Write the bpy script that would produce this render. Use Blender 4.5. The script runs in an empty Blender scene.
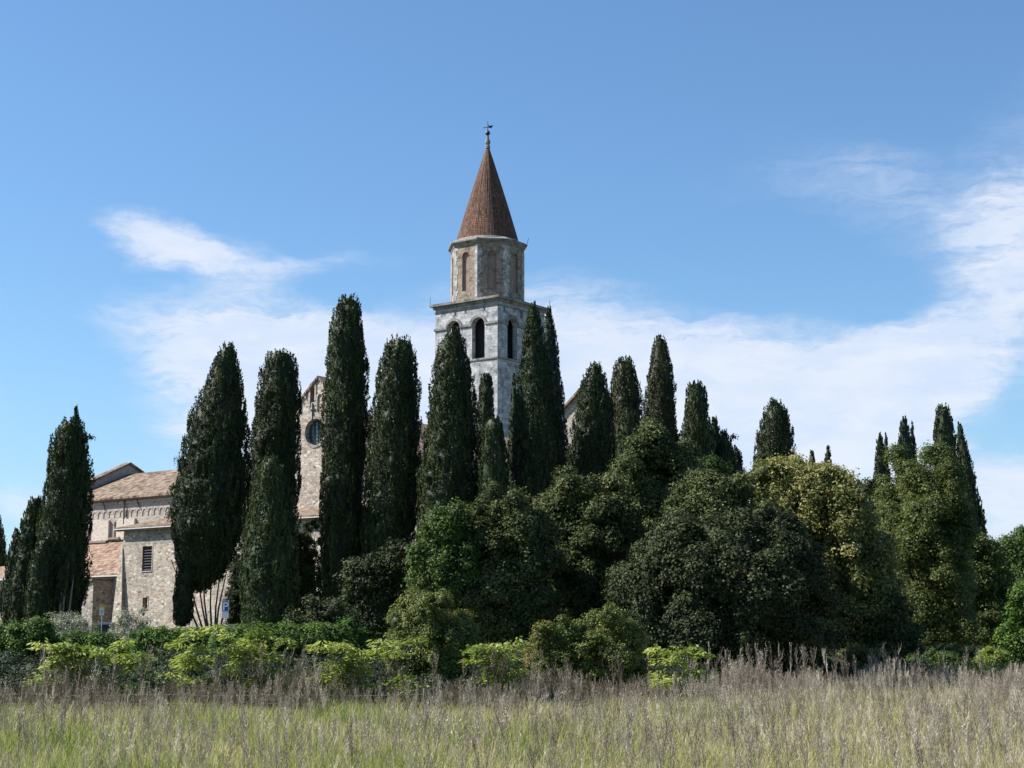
import bpy, math, random
import numpy as np
from mathutils import Vector
random.seed(7); RNG = np.random.default_rng(11)
R = math.radians
SC = bpy.context.scene; COL = SC.collection
# ---------------------------------------------------------------- camera
FPX, EYE, PITCH = 1650.0, 1.7, R(9.0)
cam = bpy.data.objects.new('camera', bpy.data.cameras.new('camera')); COL.objects.link(cam)
cam.location = (0, 0, EYE); cam.rotation_euler = (R(90)+PITCH, 0, 0)
cam.data.sensor_width = 36; cam.data.lens = FPX/1024*36; cam.data.clip_end = 20000; cam.data.clip_start = .1
SC.camera = cam
def ray(px, py):
    x = (px-512)/FPX; z = -(py-384)/FPX
    return np.array([x, math.cos(PITCH)-z*math.sin(PITCH), math.sin(PITCH)+z*math.cos(PITCH)])
def at(px, py, Y):
    r = ray(px, py); return np.array([0, 0, EYE])+r*(Y/r[1])
# ---------------------------------------------------------------- sky and sun
SUN_EL, SUN_AZ = 44.0, -86.0        # azimuth from +Y, negative to the left
VIEW_EXPOSURE = 1.0
world = bpy.data.worlds.new('World'); SC.world = world; world.use_nodes = True
class NT:
    def __init__(s, tree): s.t = tree; s.n = tree.nodes; s.l = tree.links
    def node(s, typ, **kw):
        n = s.n.new(typ)
        for k, v in kw.items(): setattr(n, k, v)
        return n
    def put(s, sock, v):
        if isinstance(v, bpy.types.NodeSocket): s.l.new(v, sock)
        elif v is not None: sock.default_value = v
    def math(s, op, a, b=None, c=None, clamp=False):
        n = s.node('ShaderNodeMath', operation=op, use_clamp=clamp)
        s.put(n.inputs[0], a); s.put(n.inputs[1], b); s.put(n.inputs[2], c); return n.outputs[0]
    def mix(s, f, a, b, blend='MIX'):
        n = s.node('ShaderNodeMix', data_type='RGBA', blend_type=blend)
        s.put(n.inputs[0], f); s.put(n.inputs[6], a); s.put(n.inputs[7], b); return n.outputs[2]
    def noise(s, vec, scale, detail=4, rough=.55, dist=0, out=0):
        n = s.node('ShaderNodeTexNoise'); s.put(n.inputs['Vector'], vec); n.inputs['Scale'].default_value = scale
        n.inputs['Detail'].default_value = detail; n.inputs['Roughness'].default_value = rough
        n.inputs['Distortion'].default_value = dist; return n.outputs[out]
    def ramp(s, f, stops, interp='LINEAR'):
        n = s.node('ShaderNodeValToRGB'); s.put(n.inputs[0], f); e = n.color_ramp.elements
        n.color_ramp.interpolation = interp
        while len(e) < len(stops): e.new(.5)
        for q, (p, c) in zip(e, stops):
            q.position = p; q.color = (*c, 1) if len(c) == 3 else c
        return n.outputs[0]
    def mapping(s, vec, loc=(0,0,0), rot=(0,0,0), scale=(1,1,1), typ='POINT'):
        n = s.node('ShaderNodeMapping', vector_type=typ); s.put(n.inputs[0], vec)
        n.inputs['Location'].default_value = loc; n.inputs['Rotation'].default_value = rot; n.inputs['Scale'].default_value = scale
        return n.outputs[0]
    def smooth(s, v, a, b, lo=0., hi=1.):
        n = s.node('ShaderNodeMapRange', interpolation_type='SMOOTHSTEP'); s.put(n.inputs[0], v)
        n.inputs[1].default_value = a; n.inputs[2].default_value = b; n.inputs[3].default_value = lo; n.inputs[4].default_value = hi
        return n.outputs[0]
def build_sky():
    N = NT(world.node_tree); N.n.clear()
    out = N.node('ShaderNodeOutputWorld'); bg = N.node('ShaderNodeBackground')
    sky = N.node('ShaderNodeTexSky', sky_type='NISHITA', sun_disc=False)
    sky.sun_elevation = R(SUN_EL); sky.sun_rotation = R(SUN_AZ % 360); sky.altitude = 0
    sky.air_density = 1.0; sky.dust_density = .6; sky.ozone_density = 2.2
    bg.inputs['Strength'].default_value = .073
    tc = N.node('ShaderNodeTexCoord'); sep = N.node('ShaderNodeSeparateXYZ'); N.l.new(tc.outputs['Generated'], sep.inputs[0])
    az = N.math('MULTIPLY', N.math('ARCTAN2', sep.outputs[0], sep.outputs[1]), 57.29578)
    el = N.math('MULTIPLY', N.math('ARCSINE', sep.outputs[2]), 57.29578)
    cmb = N.node('ShaderNodeCombineXYZ'); N.put(cmb.inputs[0], az); N.put(cmb.inputs[1], el)
    P = cmb.outputs[0]
    # the cloud field lives in azimuth / elevation degrees of the real sky
    w1 = N.noise(N.mapping(P, scale=(.35, .8, 1)), .9, 5, .6, 0, 1)
    sub = N.node('ShaderNodeVectorMath', operation='SUBTRACT'); N.put(sub.inputs[0], w1); sub.inputs[1].default_value = (.5, .5, .5)
    scl = N.node('ShaderNodeVectorMath', operation='MULTIPLY'); N.put(scl.inputs[0], sub.outputs[0]); scl.inputs[1].default_value = (2.6, 1.6, 0)
    add = N.node('ShaderNodeVectorMath', operation='ADD'); N.put(add.inputs[0], P); N.put(add.inputs[1], scl.outputs[0])
    PW = add.outputs[0]
    def blob(px, py, rx, ry, rot, wgt):
        d = ray(px, py); d = d/np.linalg.norm(d)
        a, e = math.degrees(math.atan2(d[0], d[1])), math.degrees(math.asin(d[2]))
        m = N.mapping(PW, (a, e, 0), (0, 0, R(rot)), (rx/28.8, ry/28.8, 1), 'TEXTURE')
        g = N.node('ShaderNodeTexGradient', gradient_type='SPHERICAL'); N.put(g.inputs[0], m)
        return N.math('MULTIPLY', g.outputs['Fac'], wgt)
    blobs = [(250,340,180,60,-6,1.9),(330,400,215,88,0,3.2),(560,380,240,120,-4,2.2),(760,410,250,105,0,2.4),(905,378,125,70,22,1.8),
             (1000,300,95,140,-14,.8),(925,205,230,75,-22,.50),(770,184,210,34,4,.20),(1085,230,150,190,0,.95),
             (155,243,85,32,-16,1.5),(235,264,90,36,-10,1.1),(330,266,110,16,3,.55),(1020,500,80,55,-8,2.2),(840,475,140,95,0,2.2),
             (620,560,420,130,0,1.8),(15,500,80,42,-10,.75),(300,500,260,90,0,.9),(-250,420,260,90,8,1.4)]
    tot = None
    for b in blobs:
        v = blob(*b); tot = v if tot is None else N.math('ADD', tot, v)
    streak = N.noise(N.mapping(PW, (3, 1, 0), (0, 0, R(-7)), (.13, 1.3, 1)), 1.2, 9, .66, .4)
    fine = N.noise(N.mapping(PW, (0, 5, 0), (0, 0, R(10)), (.6, 1.5, 1)), 2.2, 6, .6)
    tex = N.math('ADD', N.math('MULTIPLY', streak, .75), N.math('MULTIPLY', fine, .45))
    dens = N.math('MULTIPLY', tot, N.smooth(tex, .34, .80, .5, 1.35))
    cov = N.smooth(dens, .05, 1.35, 0, .86)
    puff = N.noise(N.mapping(PW, (8, 8, 0), (0, 0, 0), (.3, .9, 1)), 1.0, 5, .55)
    white = N.mix(N.smooth(puff, .3, .7), (4.9, 5.6, 6.9, 1), (6.0, 6.3, 6.9, 1))
    tint = N.mix(1.0, sky.outputs[0], SKY_TINT, 'MULTIPLY')
    tint = N.mix(N.smooth(el, 14, -2, 0, .35), tint, (3.6, 5.0, 6.6, 1))
    col = N.mix(cov, tint, white)
    N.put(bg.inputs['Color'], col); N.l.new(bg.outputs[0], out.inputs[0])
SKY_TINT = (.76, .99, 1.15, 1)
build_sky()
sun = bpy.data.objects.new('sun', bpy.data.lights.new('sun', 'SUN')); COL.objects.link(sun)
sun.data.energy = 5.0; sun.data.angle = R(.55); sun.data.color = (1, .95, .87)
sd = Vector((math.sin(R(SUN_AZ))*math.cos(R(SUN_EL)), math.cos(R(SUN_AZ))*math.cos(R(SUN_EL)), math.sin(R(SUN_EL))))
sun.rotation_euler = sd.to_track_quat('Z', 'Y').to_euler(); sun.location = (-60, 20, 80)
SC.view_settings.view_transform = 'Standard'; SC.view_settings.look = 'None'
SC.view_settings.exposure = VIEW_EXPOSURE; SC.view_settings.gamma = 1; SC.view_settings.use_curve_mapping = False
SC.cycles.max_bounces = 6; SC.cycles.diffuse_bounces = 3; SC.cycles.transmission_bounces = 3; SC.cycles.transparent_max_bounces = 4
# ---------------------------------------------------------------- materials
def new_mat(name, rough=.9, spec=.2):
    m = bpy.data.materials.new(name); m.use_nodes = True; N = NT(m.node_tree)
    b = N.n['Principled BSDF']; b.inputs['Roughness'].default_value = rough; b.inputs['Specular IOR Level'].default_value = spec
    return m, N, b
def bump(N, b, h, strength=.4, dist=.05):
    n = N.node('ShaderNodeBump'); n.inputs['Strength'].default_value = strength; n.inputs['Distance'].default_value = dist
    N.put(n.inputs['Height'], h); N.l.new(n.outputs[0], b.inputs['Normal'])
def uvn(N): return N.node('ShaderNodeTexCoord').outputs['UV']
def rubble(name, c1, c2, c3, mortar, sx=2.6, sy=4.6, stain=.5):
    m, N, b = new_mat(name); uv = uvn(N)
    w = N.mapping(uv, scale=(sx, sy, 1))
    wn = N.noise(w, .9, 2, .5, 0, 1)
    wv = N.mix(.18, w, wn, 'ADD')
    v = N.node('ShaderNodeTexVoronoi', feature='F1'); N.put(v.inputs['Vector'], wv); v.inputs['Scale'].default_value = 1
    e = N.node('ShaderNodeTexVoronoi', feature='DISTANCE_TO_EDGE'); N.put(e.inputs['Vector'], wv); e.inputs['Scale'].default_value = 1
    sp = N.node('ShaderNodeSeparateColor'); N.l.new(v.outputs['Color'], sp.inputs[0])
    c = N.ramp(sp.outputs[0], [(0, c1), (.45, c2), (.8, c3), (1, tuple(x*.55 for x in c2))])
    c = N.mix(N.smooth(e.outputs['Distance'], .02, .12), (*mortar, 1), c)
    st = N.noise(uv, .22, 5, .65); c = N.mix(N.smooth(st, .42, .72, 0, stain), c, (.5, .47, .45, 1), 'MULTIPLY')
    c = N.mix(N.smooth(N.noise(uv, .6, 4, .6), .5, .75, 0, stain*.7), c, (1.25, .95, .8, 1), 'MULTIPLY')
    N.put(b.inputs['Base Color'], c); bump(N, b, N.math('ADD', e.outputs['Distance'], N.math('MULTIPLY', sp.outputs[1], .3)), .6, .06)
    return m
def ashlar(name, c1, c2, mortar, bw=.8, bh=.34, stain=.8, streakc=(.35, .36, .38)):
    m, N, b = new_mat(name); uv = uvn(N)
    br = N.node('ShaderNodeTexBrick'); N.put(br.inputs['Vector'], N.mix(.03, uv, N.noise(uv, 1.5, 2, .5, 0, 1), 'ADD'))
    br.inputs['Scale'].default_value = 1; br.inputs['Brick Width'].default_value = bw; br.inputs['Row Height'].default_value = bh
    br.inputs['Mortar Size'].default_value = .012; br.inputs['Mortar Smooth'].default_value = .5; br.inputs['Bias'].default_value = .1
    br.inputs['Color1'].default_value = (*c1, 1); br.inputs['Color2'].default_value = (*c2, 1); br.inputs['Mortar'].default_value = (*mortar, 1)
    c = br.outputs['Color']
    patch = N.noise(uv, .9, 5, .7); c = N.mix(N.smooth(patch, .46, .66, 0, stain), c, (*streakc, 1), 'MULTIPLY')
    drip = N.noise(N.mapping(uv, scale=(2.2, .22, 1)), 1, 5, .65); c = N.mix(N.smooth(drip, .52, .7, 0, .6*stain), c, (.3, .31, .33, 1), 'MULTIPLY')
    ochre = N.noise(N.mapping(uv, loc=(7, 3, 0)), .5, 4, .6); c = N.mix(N.smooth(ochre, .55, .75, 0, .5), c, (1.0, .78, .6, 1), 'MULTIPLY')
    N.put(b.inputs['Base Color'], c)
    bump(N, b, N.math('ADD', N.math('MULTIPLY', br.outputs['Fac'], -.6), N.noise(uv, 6, 4, .7)), .5, .04)
    return m
def tiles(name, c1, c2, c3, col_w=.22, row=.38, dark=.5):
    m, N, b = new_mat(name, .85); uv = uvn(N)
    br = N.node('ShaderNodeTexBrick'); N.put(br.inputs['Vector'], uv)
    br.inputs['Scale'].default_value = 1; br.inputs['Brick Width'].default_value = col_w*1.6; br.inputs['Row Height'].default_value = row
    br.inputs['Mortar Size'].default_value = .02; br.inputs['Color1'].default_value = (0, 0, 0, 1); br.inputs['Color2'].default_value = (1, 1, 1, 1)
    br.inputs['Mortar'].default_value = (.5, .5, .5, 1)
    n2 = N.noise(uv, 1.3, 6, .75); f = N.math('ADD', N.math('MULTIPLY', br.outputs['Color'], .42), N.smooth(n2, .3, .7, .02, .55))
    c = N.ramp(f, [(.2, c3), (.45, c1), (.7, c2), (.95, tuple(min(1, x*1.2) for x in c2))])
    n3 = N.noise(uv, .35, 5, .7); c = N.mix(N.smooth(n3, .45, .7, 0, dark), c, (.4, .38, .4, 1), 'MULTIPLY')
    wv = N.node('ShaderNodeTexWave', wave_type='BANDS', bands_direction='X'); N.put(wv.inputs['Vector'], uv)
    wv.inputs['Scale'].default_value = 1/(col_w*2*math.pi)*math.pi; wv.inputs['Distortion'].default_value = .6
    c = N.mix(N.smooth(br.outputs['Fac'], .2, 1, 0, .55), c, (.35, .33, .32, 1), 'MULTIPLY')
    N.put(b.inputs['Base Color'], c)
    bump(N, b, N.math('ADD', wv.outputs['Fac'], N.math('MULTIPLY', br.outputs['Fac'], -.8)), .9, .08)
    return m
def plain(name, c, rough=.8, var=.35, sc=3., metal=0, spec=.3):
    m, N, b = new_mat(name, rough, spec); g = N.node('ShaderNodeTexCoord').outputs['Object']
    n = N.noise(g, sc, 5, .65); cc = N.ramp(n, [(.3, tuple(x*(1-var) for x in c)), (.7, tuple(min(1, x*(1+var)) for x in c))])
    N.put(b.inputs['Base Color'], cc); b.inputs['Metallic'].default_value = metal; bump(N, b, n, .25, .02); return m
def leafmat(name, stops, trans=.25, rough=.6, spec=.25):
    m, N, b = new_mat(name, rough, spec); a = N.node('ShaderNodeAttribute', attribute_name='tone')
    c = N.ramp(a.outputs['Fac'], stops); N.put(b.inputs['Base Color'], c)
    if trans:
        t = N.node('ShaderNodeBsdfTranslucent'); N.put(t.inputs['Color'], N.mix(1., c, (1.15, 1.2, .6, 1), 'MULTIPLY'))
        mx = N.node('ShaderNodeMixShader'); mx.inputs[0].default_value = trans
        N.l.new(b.outputs[0], mx.inputs[1]); N.l.new(t.outputs[0], mx.inputs[2]); N.l.new(mx.outputs[0], N.n['Material Output'].inputs[0])
    return m
M = {}
M['tower_stone'] = ashlar('weathered_white_stone', (.50, .505, .51), (.30, .31, .325), (.16, .165, .17), .85, .40, .85)
M['tower_trim'] = ashlar('pale_moulding_stone', (.30, .295, .28), (.19, .185, .18), (.13, .125, .12), .9, .5, .95)
M['oct_stone'] = ashlar('octagon_grey_stone', (.38, .31, .24), (.23, .19, .15), (.15, .13, .11), .5, .24, .8)
M['quoin'] = ashlar('quoin_stone', (.60, .57, .53), (.28, .27, .26), (.2, .19, .18), .7, .38, .5)
M['brick_fill'] = ashlar('brick_infill', (.34, .24, .19), (.27, .20, .17), (.26, .21, .18), .26, .08, .6)
M['spire'] = tiles('spire_brick_tiles', (.135, .078, .056), (.21, .10, .062), (.075, .058, .05), .3, .3, .95)
M['tile'] = tiles('terracotta_pantiles', (.24, .175, .125), (.36, .275, .20), (.09, .07, .058), .3, .45, .7)
M['tile_red'] = tiles('warm_terracotta_pantiles', (.29, .19, .14), (.41, .28, .21), (.13, .09, .07), .3, .45, .5)
M['rubble'] = rubble('rubble_stone', (.46, .39, .32), (.24, .20, .17), (.58, .53, .46), (.38, .33, .28), 2.9, 4.9, .6)
M['rubble_grey'] = rubble('grey_rubble_stone', (.36, .32, .27), (.19, .175, .16), (.52, .47, .40), (.30, .27, .23), 2.9, 5.2, .7)
M['brick_wall'] = rubble('pinkish_masonry', (.40, .35, .31), (.31, .27, .24), (.46, .41, .36), (.36, .32, .29), 3.4, 7.0, .7)
M['plaster'] = rubble('infill_masonry', (.52, .45, .38), (.47, .40, .34), (.56, .50, .43), (.50, .44, .38), 4.5, 8.5, .2)
M['trim'] = plain('cornice_brick', (.24, .17, .14), .9, .3, 4)
M['stone_frame'] = plain('pale_frame_stone', (.62, .58, .52), .8, .2, 5)
M['dark_void'] = plain('dark_opening', (.025, .024, .026), .7, .2, 2)
M['glass'] = plain('leaded_glass', (.12, .15, .18), .25, .3, 1.5, 0, .6)
M['iron'] = plain('weathered_iron', (.04, .05, .055), .5, .3, 6, .5)
M['louvre'] = plain('dark_louvre_wood', (.035, .035, .042), .7, .3, 6)
M['gutter'] = plain('pale_gutter', (.5, .5, .5), .5, .2, 6)
M['copper'] = plain('dark_copper_pipe', (.09, .07, .06), .6, .3, 6)
M['bark'] = plain('cypress_bark', (.20, .155, .125), .95, .45, 2.2)
M['bark_dark'] = plain('shaded_cypress_bark', (.11, .085, .07), .95, .45, 2.2)
M['bark_grey'] = plain('grey_bark', (.16, .14, .115), .95, .4, 3)
M['twig'] = plain('dry_stem', (.30, .26, .22), .95, .3, 6)
M['sign_blue'] = plain('sign_blue', (.02, .10, .42), .4, .06, 3)
M['sign_white'] = plain('sign_white', (.8, .8, .78), .4, .06, 3)
M['sign_yellow'] = plain('sign_yellow', (.85, .50, .10), .4, .06, 3)
M['sign_print'] = plain('sign_print', (.30, .12, .05), .5, .2, 8)
M['steel'] = plain('galvanised_steel', (.42, .44, .44), .45, .15, 6, .6)
M['bin'] = plain('dark_blue_plastic', (.02, .03, .065), .5, .2, 4)
M['lowstone'] = rubble('low_wall_stone', (.42, .39, .35), (.33, .3, .27), (.5, .46, .42), (.4, .36, .32), 2.5, 5, .4)
M['cyp'] = leafmat('cypress_foliage', [(0, (.012, .020, .008)), (.5, (.027, .042, .013)), (.85, (.055, .075, .020)), (1, (.10, .11, .035))], .12)
M['cyp_green'] = leafmat('cypress_foliage_fresh', [(0, (.015, .026, .009)), (.5, (.034, .053, .015)), (.85, (.066, .09, .025)), (1, (.11, .13, .04))], .15)
M['cyp_blue'] = leafmat('cypress_foliage_cool', [(0, (.012, .024, .014)), (.5, (.022, .040, .022)), (.85, (.036, .060, .028)), (1, (.06, .085, .04))], .12)
M['cyp_brown'] = leafmat('cypress_foliage_olive', [(0, (.020, .026, .012)), (.5, (.042, .048, .016)), (1, (.11, .10, .035))], .12)
M['oak'] = leafmat('holm_oak_leaves', [(0, (.026, .040, .014)), (.45, (.058, .076, .026)), (.8, (.12, .135, .052)), (1, (.22, .22, .10))], .15, .75, .15)
M['oak_dark'] = leafmat('dark_laurel_leaves', [(0, (.016, .024, .010)), (.5, (.035, .046, .017)), (.85, (.075, .088, .036)), (1, (.15, .155, .07))], .12, .7, .18)
M['green'] = leafmat('mid_green_leaves', [(0, (.03, .055, .014)), (.5, (.05, .09, .02)), (1, (.10, .15, .035))], .3)
M['yellow'] = leafmat('yellow_green_leaves', [(0, (.05, .068, .020)), (.4, (.10, .118, .034)), (.75, (.20, .195, .065)), (1, (.36, .33, .14))], .35)
M['olive_green'] = leafmat('olive_green_leaves', [(0, (.045, .066, .018)), (.5, (.082, .108, .028)), (1, (.20, .21, .08))], .35)
M['bright'] = leafmat('bright_spring_leaves', [(0, (.10, .14, .022)), (.5, (.23, .285, .07)), (1, (.42, .45, .15))], .4)
M['bramble'] = leafmat('bramble_leaves', [(0, (.014, .024, .009)), (.5, (.030, .050, .014)), (1, (.09, .12, .035))], .15)
M['hedge'] = leafmat('ivy_leaves', [(0, (.026, .055, .012)), (.5, (.06, .115, .02)), (1, (.15, .23, .05))], .25, .7, .2)
M['bush'] = leafmat('round_bush_leaves', [(0, (.045, .062, .015)), (.5, (.09, .115, .026)), (1, (.20, .22, .06))], .25)
M['redleaf'] = leafmat('reddish_green_leaves', [(0, (.04, .07, .015)), (.4, (.085, .12, .028)), (.75, (.17, .16, .04)), (1, (.26, .18, .055))], .3)
M['silver'] = leafmat('silvery_olive_leaves', [(0, (.16, .17, .13)), (.5, (.27, .28, .22)), (1, (.45, .45, .38))], .2)
M['grass'] = leafmat('meadow_grass_blades', [(0, (.12, .18, .035)), (.3, (.24, .29, .075)), (.55, (.37, .36, .16)), (.8, (.42, .36, .235)), (1, (.56, .48, .36))], .42)
M['weed'] = leafmat('dry_weed_stalks', [(0, (.12, .09, .065)), (.4, (.245, .205, .175)), (.8, (.39, .335, .29)), (1, (.62, .55, .46))], .15)
def ground_mat():
    m, N, b = new_mat('soil_and_turf', 1.0, .1); g = N.node('ShaderNodeTexCoord').outputs['Object']
    n = N.noise(g, .35, 6, .65); n2 = N.noise(g, 3.5, 5, .7)
    c = N.mix(N.smooth(n, .4, .6), (.07, .095, .025, 1), (.16, .14, .08, 1)); c = N.mix(N.smooth(n2, .35, .7), c, (.55, .52, .45, 1), 'MULTIPLY')
    N.put(b.inputs['Base Color'], c); bump(N, b, n2, .6, .1); return m
M['ground'] = ground_mat()
# ---------------------------------------------------------------- object helpers
def tag(o, label=None, cat=None, group=None, kind=None):
    if label: o['label'] = label
    if cat: o['category'] = cat
    if group: o['group'] = group
    if kind: o['kind'] = kind
    return o
def thing(name, label, cat, loc, group=None):
    o = bpy.data.objects.new(name, None); COL.objects.link(o); o.location = loc; o.empty_display_size = .5
    return tag(o, label, cat, group)
def rootloc(o):
    v = Vector((0, 0, 0))
    while o is not None: v += o.location; o = o.parent
    return np.array(v)
def link_mesh(name, me, parent=None, origin=None):
    o = bpy.data.objects.new(name, me); COL.objects.link(o)
    if parent is not None: o.parent = parent
    elif origin is not None: o.location = tuple(origin)
    return o
class MB:
    """collects polygons given in world coordinates; metric UVs are laid along each face"""
    def __init__(s): s.v = []; s.f = []
    def poly(s, pts):
        i = len(s.v); s.v += [tuple(map(float, p)) for p in pts]; s.f.append(list(range(i, i+len(pts))))
    def hexa(s, a, b):      # a: 4 bottom pts ccw seen from above, b: 4 top pts
        s.poly(a[::-1]); s.poly(b)
        for i in range(4):
            j = (i+1) % 4; s.poly([a[i], a[j], b[j], b[i]])
    def tube(s, pts, rad, n=8):
        pts = [np.array(p, float) for p in pts]; rings = []
        for i, p in enumerate(pts):
            d = pts[min(i+1, len(pts)-1)]-pts[max(i-1, 0)]; d /= (np.linalg.norm(d)+1e-9)
            a = np.cross(d, [0, 0, 1.]) if abs(d[2]) < .95 else np.cross(d, [1., 0, 0]); a /= np.linalg.norm(a); b = np.cross(d, a)
            r = rad[i] if hasattr(rad, '__len__') else rad
            rings.append([p+r*(math.cos(t)*a+math.sin(t)*b) for t in np.linspace(0, 2*math.pi, n, endpoint=False)])
        for k in range(len(rings)-1):
            for i in range(n):
                j = (i+1) % n; s.poly([rings[k][i], rings[k][j], rings[k+1][j], rings[k+1][i]])
        s.poly(rings[0]); s.poly(rings[-1][::-1])
    def lathe(s, c, prof, n=32, a0=0):
        rings = [[(c[0]+r*math.cos(a0+2*math.pi*i/n), c[1]+r*math.sin(a0+2*math.pi*i/n), z) for i in range(n)] for r, z in prof]
        for k in range(len(rings)-1):
            for i in range(n):
                j = (i+1) % n; s.poly([rings[k][i], rings[k][j], rings[k+1][j], rings[k+1][i]])
        s.poly(rings[0][::-1]); s.poly(rings[-1])
    def build(s, name, mat, parent=None, origin=None, smooth=False, fix=True):
        off = rootloc(parent) if parent is not None else (np.array(origin) if origin is not None else np.zeros(3))
        me = bpy.data.meshes.new(name); V = np.array(s.v)-off
        me.from_pydata(V.tolist(), [], s.f); me.materials.append(mat); me.update()
        uvl = me.uv_layers.new(name='UVMap'); W = np.array(s.v)
        for p in me.polygons:
            n = np.array(p.normal)
            if abs(n[2]) > .96: h = np.array([.8, -.6, 0]); w = np.array([.6, .8, 0])
            else:
                h = np.array([-n[1], n[0], 0]); h /= np.linalg.norm(h)
                if h[0]*.8-h[1]*.6 < 0: h = -h
                w = np.cross(n, h)
                if w[2] < 0: w = -w
            for li, vi in zip(p.loop_indices, p.vertices): uvl.data[li].uv = (W[vi] @ h, W[vi] @ w)
        if fix:
            import bmesh
            bm = bmesh.new(); bm.from_mesh(me); bmesh.ops.remove_doubles(bm, verts=bm.verts, dist=.0005)
            bmesh.ops.recalc_face_normals(bm, faces=bm.faces); bm.to_mesh(me); bm.free()
        if smooth:
            for p in me.polygons: p.use_smooth = True
        return link_mesh(name, me, parent, off if parent is None and origin is not None else None)
def npmesh(name, V, F, tone, mat, parent=None, origin=None):
    """V (n,3) world, F list of (m,k) index arrays, tone per face"""
    off = rootloc(parent) if parent is not None else (np.array(origin) if origin is not None else np.zeros(3))
    me = bpy.data.meshes.new(name); V = (V-off).astype(np.float32)
    tot = np.concatenate([np.full(len(f), f.shape[1]) for f in F]).astype(np.int32); loops = np.concatenate([f.ravel() for f in F]).astype(np.int32)
    me.vertices.add(len(V)); me.vertices.foreach_set('co', V.ravel()); me.loops.add(len(loops)); me.loops.foreach_set('vertex_index', loops)
    st = np.concatenate([[0], np.cumsum(tot)[:-1]]).astype(np.int32)
    me.polygons.add(len(tot)); me.polygons.foreach_set('loop_start', st); me.polygons.foreach_set('loop_total', tot)
    me.update(calc_edges=True)
    at_ = me.attributes.new('tone', 'FLOAT', 'FACE'); at_.data.foreach_set('value', np.clip(tone, 0, 1).astype(np.float32))
    me.materials.append(mat); me.validate()
    return link_mesh(name, me, parent, off if parent is None and origin is not None else None)
def unit(a): return a/(np.linalg.norm(a, axis=-1, keepdims=True)+1e-9)
def leafquads(pos, axis, nrm, L, W):
    """diamond leaves: pos centre, axis long direction, nrm facing"""
    t = unit(axis); b = unit(np.cross(nrm, t)); L = L[:, None]/2; W = W[:, None]/2
    V = np.stack([pos-t*L, pos+b*W-t*L*.1, pos+t*L, pos-b*W-t*L*.1], 1).reshape(-1, 3)
    return V, np.arange(len(V)).reshape(-1, 4)
def zg(y):       # ground height: flat meadow, then a low rise to the churchyard
    t = np.clip((np.asarray(y, float)-55)/60, 0, 1); return 1.95*t*t*(3-2*t)
# ---------------------------------------------------------------- ground
def ground():
    ys = np.concatenate([[-400, -60, -10], np.arange(0, 140, 2.5), [150, 200, 300, 600, 1500, 6000]])
    xs = np.concatenate([[-5000, -1500, -400, -150], np.arange(-60, 61, 4), [150, 400, 1500, 5000]])
    X, Y = np.meshgrid(xs, ys); Z = zg(Y)+np.where((Y > 5) & (Y < 50), .04*np.sin(X*.7+Y*.3), 0)
    V = np.stack([X.ravel(), Y.ravel(), Z.ravel()], 1); nx = len(xs); F = []
    i, j = np.meshgrid(np.arange(len(xs)-1), np.arange(len(ys)-1)); a = (j*nx+i).ravel()
    F = np.stack([a, a+1, a+1+nx, a+nx], 1)
    tag(npmesh('ground', V, [F], np.zeros(len(F)), M['ground']), kind='structure')
ground()
# ---------------------------------------------------------------- building frame
U = np.array([.80, -.60, 0]); Vv = np.array([.60, .80, 0]); ZZ = np.array([0, 0, 1.])
O3 = at(118, 640, 150); O3[2] = 0
def P(s, t, z): return O3+U*s+Vv*t+ZZ*z
def hit(px, py, t):          # where the line of sight meets the wall plane t: (s, z)
    r = ray(px, py); c = np.array([0, 0, EYE]); k = ((O3-c) @ Vv+t)/(r @ Vv); q = c+r*k
    return (q-O3) @ U, q[2]
def boxf(mb, s0, s1, t0, t1, z0, z1, F=None):
    F = F or P
    mb.hexa([F(s0,t0,z0), F(s1,t0,z0), F(s1,t1,z0), F(s0,t1,z0)], [F(s0,t0,z1), F(s1,t0,z1), F(s1,t1,z1), F(s0,t1,z1)])
def holed_wall(mb, F, s0, s1, z0, z1, holes, depth):
    """front face at t=0 of F with openings (a,b,c,d,arched); jambs go back by depth"""
    S = sorted({s0, s1, *[h[0] for h in holes], *[h[1] for h in holes]}); Z = sorted({z0, z1, *[h[2] for h in holes], *[h[3] for h in holes]})
    for i in range(len(S)-1):
        for j in range(len(Z)-1):
            a, b, c, d = S[i], S[i+1], Z[j], Z[j+1]; m, n = (a+b)/2, (c+d)/2
            if any(h[0] < m < h[1] and h[2] < n < h[3] for h in holes): continue
            mb.poly([F(a,0,c), F(b,0,c), F(b,0,d), F(a,0,d)])
    for a, b, c, d, arch in holes:
        mid, r = (a+b)/2, (b-a)/2
        top = d-r if arch else d
        mb.poly([F(a,0,c), F(a,0,top), F(a,depth,top), F(a,depth,c)]); mb.poly([F(b,0,c), F(b,depth,c), F(b,depth,top), F(b,0,top)])
        mb.poly([F(a,0,c), F(a,depth,c), F(b,depth,c), F(b,0,c)])
        if arch:
            K = 10; pts = [(mid-r*math.cos(math.pi*k/K), top+r*math.sin(math.pi*k/K)) for k in range(K+1)]
            for k in range(K):
                (x0, y0), (x1, y1) = pts[k], pts[k+1]
                mb.poly([F(x0,0,y0), F(x0,0,d), F(x1,0,d), F(x1,0,y1)] if k not in (0, K-1) or True else [])
                mb.poly([F(x0,0,y0), F(x1,0,y1), F(x1,depth,y1), F(x0,depth,y0)])
        else: mb.poly([F(a,0,d), F(b,0,d), F(b,depth,d), F(a,depth,d)])
def roof_slab(mb, F, a, b, c, d, th=.18):       # four (s,t,z) corners, slab thickness downwards
    top = [F(*q) for q in (a, b, c, d)]; bot = [p-ZZ*th for p in top]; mb.hexa(bot, top)
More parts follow.
